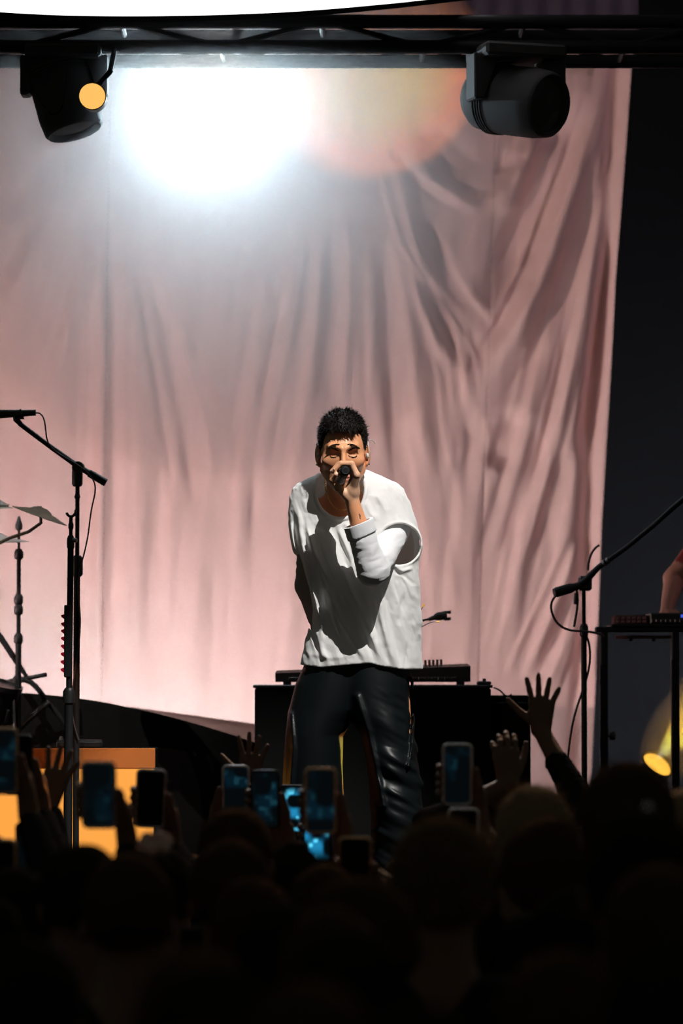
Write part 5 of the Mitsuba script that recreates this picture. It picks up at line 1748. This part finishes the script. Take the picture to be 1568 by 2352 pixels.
    def hf(p):
        q = (p - hc) / (S * hs)
        dd = ell(q, (0, -0.016, 0.030), (0.084, 0.105, 0.098))
        dd = smax(dd, np.where(q[:, 1] > 0.035, 0.045 - q[:, 2], np.where(q[:, 1] > -0.01, 0.0 - q[:, 2], -0.070 - q[:, 2])), 0.012)
        if hair == 'long':
            back_ = ell(q, (0, -0.055, -0.11), (0.092, 0.062, 0.20))
            dd = smin(dd, np.maximum(back_, -0.05 + q[:, 1] * 1.0), 0.03)
        if hair == 'bun':
            dd = smin(dd, ell(q, (0, -0.105, 0.075), (0.042, 0.040, 0.040)), 0.012)
        if hair == 'curly':
            dd = smin(dd, ell(q, (0, -0.02, 0.02), (0.105, 0.115, 0.105)), 0.02)
            dd = smax(dd, np.where(q[:, 1] > 0.05, 0.03 - q[:, 2], -0.14 - q[:, 2]), 0.02)
        return (dd + 0.010 * (meshkit.fbm(q * 28 + 5 * seed, 2, 4) - 0.5)) * S * hs

    hh = 0.0075
    cap = mesh_sdf(hf, axis_steps(hc[0] - 0.15, hc[0] + 0.15, hh), axis_steps(hc[1] - 0.19, hc[1] + 0.15, hh), axis_steps(hc[2] - (0.36 if hair == 'long' else 0.19), hc[2] + 0.17, hh))
    n_ = np.asarray(cap.vertex_normals)
    v_ = np.asarray(cap.vertices)
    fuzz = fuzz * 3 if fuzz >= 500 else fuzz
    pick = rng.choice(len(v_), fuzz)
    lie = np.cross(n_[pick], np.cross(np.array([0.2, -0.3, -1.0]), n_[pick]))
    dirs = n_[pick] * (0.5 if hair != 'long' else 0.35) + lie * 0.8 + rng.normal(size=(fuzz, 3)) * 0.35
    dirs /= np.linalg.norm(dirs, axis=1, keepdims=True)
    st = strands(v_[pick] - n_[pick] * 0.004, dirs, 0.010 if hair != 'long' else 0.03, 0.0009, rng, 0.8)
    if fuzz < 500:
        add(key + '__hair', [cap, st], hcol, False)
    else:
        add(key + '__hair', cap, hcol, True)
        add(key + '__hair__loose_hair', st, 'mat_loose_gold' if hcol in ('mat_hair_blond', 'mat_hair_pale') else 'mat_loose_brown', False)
    return key


# ---- telephones held up
def screen_tex(k, tone, lo=0.50):
    def fn(p, n, uv):
        x, y = uv.x, uv.y
        px, pz = p.x * 30 + 11 * k, p.z * 30
        g = mikit.noise(px, pz, 3.0 + k)
        b = mikit.smoothstep(lo, lo + 0.30, g) * mikit.smoothstep(0.04, 0.3, y) * mikit.smoothstep(0.98, 0.75, y)
        c = mikit.smoothstep(0.60, 0.80, mikit.noise(px * 2.3, pz * 2.3, 9.0 + k))
        dark = mi.Color3f(0.0012, 0.0024, 0.0030)
        blue = mi.Color3f(0.004, 0.075, 0.145) * tone
        lite = mi.Color3f(0.05, 0.26, 0.34) * tone
        return dark + blue * b + lite * (c * b)
    return mikit.proc(fn)


SCREENS = {'dim': screen_tex(0, 0.05), 'mid': screen_tex(1, 0.10), 'bright': screen_tex(2, 3.2, 0.30)}
flat('mat_screen_glass', (0.012, 0.013, 0.014))
mat('mat_rim_silver', (0.85, 0.85, 0.88), 0.34, 1.0)
mat('mat_rim_gold', (0.98, 0.66, 0.42), 0.36, 1.0)


def phone(cx, cy, d, label, screen='dim', rim='mat_rim_silver', roll=0.0, pitch=0.12, yaw=0.0, w=0.0745, h=0.152, tone=None):
    k = num('phone')
    tag(k, label, 'phone', 'phones held up by the crowd')
    C = P(cx, cy, d)
    N = np.array([math.sin(yaw), -math.cos(yaw) * math.cos(pitch), -math.sin(pitch)])
    U = np.array([math.sin(roll), 0, math.cos(roll)])
    U = U - N * (U @ N)
    U /= np.linalg.norm(U)
    R = np.cross(U, -N)
    R /= np.linalg.norm(R)
    if R[0] < 0:
        R = -R
    M = np.stack([R, U, N], 1)
    if np.linalg.det(M) < 0:
        pass
    rect = lambda a, b, r: shapely.box(-a / 2 + r, -b / 2 + r, a / 2 - r, b / 2 - r).buffer(r, quad_segs=6)
    put = lambda m: trimesh.Trimesh(np.asarray(m.vertices) @ M.T + C, m.faces, process=False)
    inner = rect(w - 0.0050, h - 0.0050, 0.0095)
    rp = np.array(rect(w - 0.0075, h - 0.0075, 0.0105).exterior.coords)
    fr = tube(np.c_[np.vstack([rp, rp[1:3]]), np.zeros(len(rp) + 2)], 0.0042, 10, False)
    add(k + '__frame', put(fr), rim, True)
    bk = trimesh.creation.extrude_polygon(inner, 0.0066, engine='earcut')
    bk.vertices -= (0, 0, 0.0036)
    add(k + '__back', put(bk), 'mat_black_plastic')
    for i, (x, y) in enumerate(((-0.018, 0.052), (-0.018, 0.032))):
        cm = lathe([(0.001, 0), (0.0075, 0), (0.0075, 0.002), (0.001, 0.002)], 14, (0, 0, -1), (x, y, -0.0036))
        add(num(k + '__camera'), put(cm), 'mat_rim_dark', 35)
    pts = np.array(rect(w - 0.006, h - 0.006, 0.008).exterior.coords)[:-1]
    n = len(pts)
    V = np.vstack([[[0, 0, 0.0033]], np.c_[pts, np.full(n, 0.0033)]])
    f = np.stack([np.zeros(n, int), np.arange(n) + 1, (np.arange(n) + 1) % n + 1], 1)
    sm = put(trimesh.Trimesh(V, f, process=False))
    if sm.face_normals[0] @ N < 0:
        sm.faces = sm.faces[:, ::-1]
    uv = np.c_[V[:, 0] / w + 0.5, V[:, 1] / h + 0.5]
    scene[k + '__screen'] = {**ref(sm, 'mat_screen_glass', False, uv=uv), 'emitter': {'type': 'area', 'radiance': SCREENS[screen], 'sampling_weight': 0.01}} if screen else ref(sm, 'mat_screen_glass')
    labels[k + '__screen'] = {'label': 'lit screen with a blue picture' if screen else 'dark screen'}
    return C, R, U, N, w / 2, k


def holder(ph, side, sleeve=0.0):
    C, R, U, N, hw_, k = ph
    B, wr = grip_bones(C, R, U, N, side, hw_)
    return (side, B, wr, sleeve, (0.55 * side, -0.25, -0.8))


ph1 = phone(736, 1839, 8.05, 'gold-rimmed phone held up in front of the legs of the singer', 'mid', 'mat_rim_gold')
crowd_person(800, 1945, 7.55, 'person holding the gold-rimmed phone in front of the legs of the singer', 'short', arms=[holder(ph1, 1)], seed=1)
ph2 = phone(1050, 1779, 8.6, 'silver-rimmed phone held up right of the singer, below the raised hand', 'dim', 'mat_rim_silver')
crowd_person(1090, 1925, 8.1, 'person holding the silver-rimmed phone right of the singer', 'short', 'mat_hair_brown', arms=[holder(ph2, 1)], seed=2)
ph3 = phone(346, 1834, 8.7, 'phone with a white rim and dark screen right of the orange light box', None, 'mat_rim_silver', roll=0.05, pitch=0.3)
crowd_person(330, 1935, 8.2, 'person holding the phone with the white rim and dark screen', 'short', arms=[holder(ph3, 1, 0.9)], seed=3)
ph4 = phone(227, 1826, 7.5, 'tall dark phone held up before the orange light box', 'dim', 'mat_rim_silver', pitch=0.35)
crowd_person(236, 1975, 7.0, 'person in black holding the tall dark phone before the orange light box', 'short', 'mat_hair_black', arms=[holder(ph4, 1, 0.95), (-1, [], ph4[0] + (-0.055, -0.02, -0.13), 0.95)], seed=4)
ph5 = phone(541, 1822, 9.5, 'phone with a silver top edge left of the singer, next to another dim phone', 'mid', 'mat_rim_silver')
crowd_person(480, 1935, 9.0, 'person holding the phone with the silver top edge left of the singer', 'short', arms=[holder(ph5, -1, 0.6)], seed=5)
ph6 = phone(608, 1836, 9.1, 'dim blue phone held up at the left leg of the singer', 'mid', 'mat_rim_dark')
crowd_person(640, 1950, 8.6, 'person holding the dim blue phone at the left leg of the singer', 'short', arms=[holder(ph6, 1, 0.6)], seed=6)
ph7 = phone(671, 1864, 10.1, 'bright blue phone half hidden between two other phones', 'bright', 'mat_rim_dark')
crowd_person(676, 1985, 9.6, 'person holding the bright blue phone half hidden between two others', 'short', arms=[holder(ph7, -1, 0.6)], seed=7)
ph8 = phone(728, 1915, 9.3, 'bright cyan phone glowing just below the gold-rimmed phone', 'bright', 'mat_rim_dark')
crowd_person(770, 2000, 8.8, 'person holding the bright cyan phone below the gold-rimmed one', 'short', arms=[holder(ph8, 1, 0.6)], seed=8)
ph9 = phone(4, 1748, 8.0, 'phone with an orange-lit rim cut by the left edge', 'dim', 'mat_rim_gold')
crowd_person(-40, 1900, 7.5, 'person at the left edge holding the phone with the orange-lit rim', 'short', arms=[holder(ph9, 1, 0.9)], seed=9)
ph10 = phone(42, 1757, 8.9, 'dark phone just behind the orange-rimmed phone at the left edge', None, 'mat_rim_dark')
crowd_person(78, 1925, 8.4, 'person in black at the left holding the dark phone behind the orange-rimmed one', 'short', arms=[holder(ph10, 1, 0.95)], seed=10)
ph11 = phone(72, 1962, 8.3, 'phone with a blue screen low at the left, under the orange light box', 'mid', 'mat_rim_dark')
crowd_person(20, 2065, 7.8, 'person holding the low blue phone at the left under the orange light box', 'short', arms=[holder(ph11, -1, 0.5)], seed=11)
ph12 = phone(815, 1996, 7.9, 'phone with a gold-lit top edge low below the singer', None, 'mat_rim_gold', pitch=0.3)
crowd_person(860, 2095, 7.4, 'person holding the low phone with the gold-lit top edge', 'short', arms=[holder(ph12, 1, 0.5)], seed=12)
ph13 = phone(1064, 1930, 8.3, 'silver phone whose rounded top shows behind the fuzzy head right of the singer', None, 'mat_rim_silver')
crowd_person(1110, 2010, 7.8, 'person holding the silver phone behind the fuzzy golden head', 'short', arms=[holder(ph13, 1, 0.5)], seed=13)
ph14 = phone(-2, 2010, 7.4, 'phone with a pinkish top edge low at the left edge', None, 'mat_rim_gold')
crowd_person(-70, 2100, 6.9, 'person at the left edge holding the low phone with the pinkish top edge', 'short', arms=[holder(ph14, 1, 0.5)], seed=14)

# ---- raised hands
w_ = P(1242, 1678, 10.1)
hb = hand_bones(w_, (0.04, 0.08, 1.0), (-1, 0, 0.05), (0, -1, 0.1), 'open', 0.93)
w2 = P(1168, 1800, 9.7)
hb2 = hand_bones(w2, (-0.10, 0.15, 1.0), (0.9, 0.2, 0.05), (0, -1, 0.1), 'relaxed', 0.95)
crowd_person(1245, 1812, 9.75, 'person with a raised open hand in front of the right end of the backdrop', 'short', 'mat_hair_black', arms=[(1, hb, w_, 0.62, (0.9, 0.1, -0.5)), (-1, hb2, w2, 0.55, (-0.6, 0, -0.8))], seed=20)
w_ = P(112, 1846, 9.1)
hb = hand_bones(w_, (0.28, 0.15, 1.0), (-0.9, 0.3, 0.2), (0.3, -1, 0.2), 'open', 0.9)
crowd_person(60, 1985, 8.7, 'person raising an open hand against the orange light box', 'short', arms=[(1, hb, w_, 0.85, (0.8, 0, -0.6))], seed=21)
w_ = P(575, 1800, 10.2)
hb = hand_bones(w_, (0.05, 0.1, 1.0), (-1, 0, 0.05), (0, -1, 0.1), 'open', 0.85)
crowd_person(560, 1960, 9.9, 'person whose raised fingers show above the phones left of the singer', 'short', arms=[(1, hb, w_, 0.5, (0.8, 0, -0.6))], seed=22)

# ---- heads that stand out
crowd_person(540, 1845, 7.6, 'dark-haired person with a rim of light round the hair, left of the singer', 'short', 'mat_hair_brown', fuzz=900, seed=30)
crowd_person(530, 1917, 6.7, 'person with light-edged brown hair in front of another head, left of the singer', 'short', 'mat_hair_brown', fuzz=900, seed=31)
crowd_person(1015, 1878, 6.0, 'person with fuzzy golden-edged hair right of the singer', 'short', 'mat_hair_blond', fuzz=1800, hs=1.08, seed=32)
crowd_person(1440, 1748, 6.6, 'tall person with short greyish hair before the yellow lamp', 'short', 'mat_hair_brown', fuzz=1400, hs=1.06, seed=33)
crowd_person(1225, 1792, 7.6, 'person with smooth blond hair lit along its left side, under the raised hand', 'long', 'mat_hair_pale', fuzz=500, seed=34)
crowd_person(1262, 1868, 7.1, 'person with curly brown hair in front of the blond head under the raised hand', 'curly', 'mat_hair_brown', fuzz=900, seed=35)
crowd_person(1565, 1805, 8.1, 'person with blond hair cut by the right edge below the yellow lamp', 'long', 'mat_hair_pale', fuzz=500, seed=36)
crowd_person(1470, 1842, 5.2, 'person with a shiny hair clip on dark hair at the lower right', 'bun', 'mat_hair_black', fuzz=700, seed=37)
crowd_person(820, 2005, 5.4, 'person with curly brown hair low in the middle, below the gold-rimmed phone', 'curly', 'mat_hair_brown', fuzz=700, seed=38)
crowd_person(355, 1930, 7.2, 'person with a pale pink scrunchie in the hair, below the white-rimmed phone', 'bun', 'mat_hair_black', fuzz=400, seed=39)

# ---- the rest of the crowd: dark backs of heads filling the bottom of the picture
rest = [(150, 2030, 6.4, 'short'), (400, 2010, 6.2, 'long'), (640, 2040, 6.0, 'short'), (950, 2060, 5.2, 'long'), (1160, 2030, 5.6, 'short'), (1380, 1960, 5.0, 'long'), (700, 2120, 4.7, 'short'),
        (60, 2170, 4.8, 'long'), (330, 2130, 4.6, 'short'), (540, 2160, 4.3, 'bun'), (880, 2190, 4.0, 'short'), (1100, 2170, 4.1, 'long'), (1330, 2115, 3.9, 'short'), (1540, 2060, 4.3, 'short'),
        (190, 2250, 3.5, 'short'), (480, 2280, 3.3, 'long'), (760, 2290, 3.2, 'short'), (1040, 2300, 3.1, 'short'), (1250, 2290, 3.0, 'long'), (1480, 2250, 3.1, 'short'), (-40, 2290, 3.3, 'short'), (960, 1965, 7.2, 'short'), (410, 1935, 8.9, 'short'), (880, 1945, 9.4, 'short'), (190, 1960, 8.9, 'long'), (1360, 1880, 8.6, 'short'), (1330, 1900, 6.9, 'long'), (130, 1930, 9.7, 'short'), (255, 1935, 9.8, 'short'), (455, 1960, 10.0, 'long'), (20, 1960, 9.6, 'short'), (1180, 1950, 8.9, 'long'), (185, 1925, 6.6, 'short'), (292, 1948, 6.0, 'short')]
for i, (x, y, d, hr) in enumerate(rest):
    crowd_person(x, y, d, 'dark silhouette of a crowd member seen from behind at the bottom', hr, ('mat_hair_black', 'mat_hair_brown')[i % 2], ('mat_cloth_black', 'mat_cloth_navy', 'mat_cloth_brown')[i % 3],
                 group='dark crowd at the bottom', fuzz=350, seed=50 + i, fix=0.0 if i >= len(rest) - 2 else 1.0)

settle()
for q in QUEUE:
    q['key'] = build_person(q)
sc_key = next(q['key'] for q in QUEUE if 'scrunchie' in q['args'][0])
a = np.linspace(0, 2 * np.pi, 60, endpoint=True)
cpt = P(356, 1936, 7.03)
ring = cpt + np.stack([0.024 * np.cos(a), 0.010 * np.sin(a), 0.006 * np.sin(a * 9) + 0.010 * np.sin(a)], 1)
mat('mat_scrunchie', (0.75, 0.50, 0.45), 0.7)
add(sc_key + '__scrunchie', tube(ring, 0.010 + 0.003 * np.sin(a * 14), 10), 'mat_scrunchie', True, label='pale pink scrunchie')
clip_key = next(q['key'] for q in QUEUE if 'shiny hair clip' in q['args'][0])
s_ = trimesh.creation.icosphere(2, 0.006)
s_.vertices += P(1488, 1856, 5.12)
add(clip_key + '__hair_clip', s_, 'mat_chrome', True, label='shiny hair clip')

# ------------------------------------------------------------------ haze around the white lamp
def haze(key, c, r, density, albedo, g, label, axis=(0, 0, 1)):
    m = trimesh.creation.icosphere(subdivisions=4)
    m.vertices = m.vertices * np.asarray(r) @ frame(axis).T + np.asarray(c)
    scene[key] = {**ref(m, None, True), 'bsdf': {'type': 'null'},
                  'interior': {'type': 'homogeneous', 'sigma_t': rgb((1, 1, 1)), 'scale': float(density), 'albedo': rgb(albedo), 'phase': {'type': 'hg', 'g': g}}}
    tag(key, label, 'haze', kind='stuff')


haze('stage_haze', P(520, 430, 13.62), (1.15, 0.90, 1.12), 0.55, (0.96, 0.97, 0.98), 0.5, 'pale smoke haze glowing around the white stage lamp')
haze('lamp_haze', lc + bdir * 0.30 + (0.0, 0, 0.0), (0.19, 0.17, 0.37), 3.5, (0.95, 0.95, 0.95), 0.0, 'thin haze above the yellow floor lamp showing its beam', bdir)
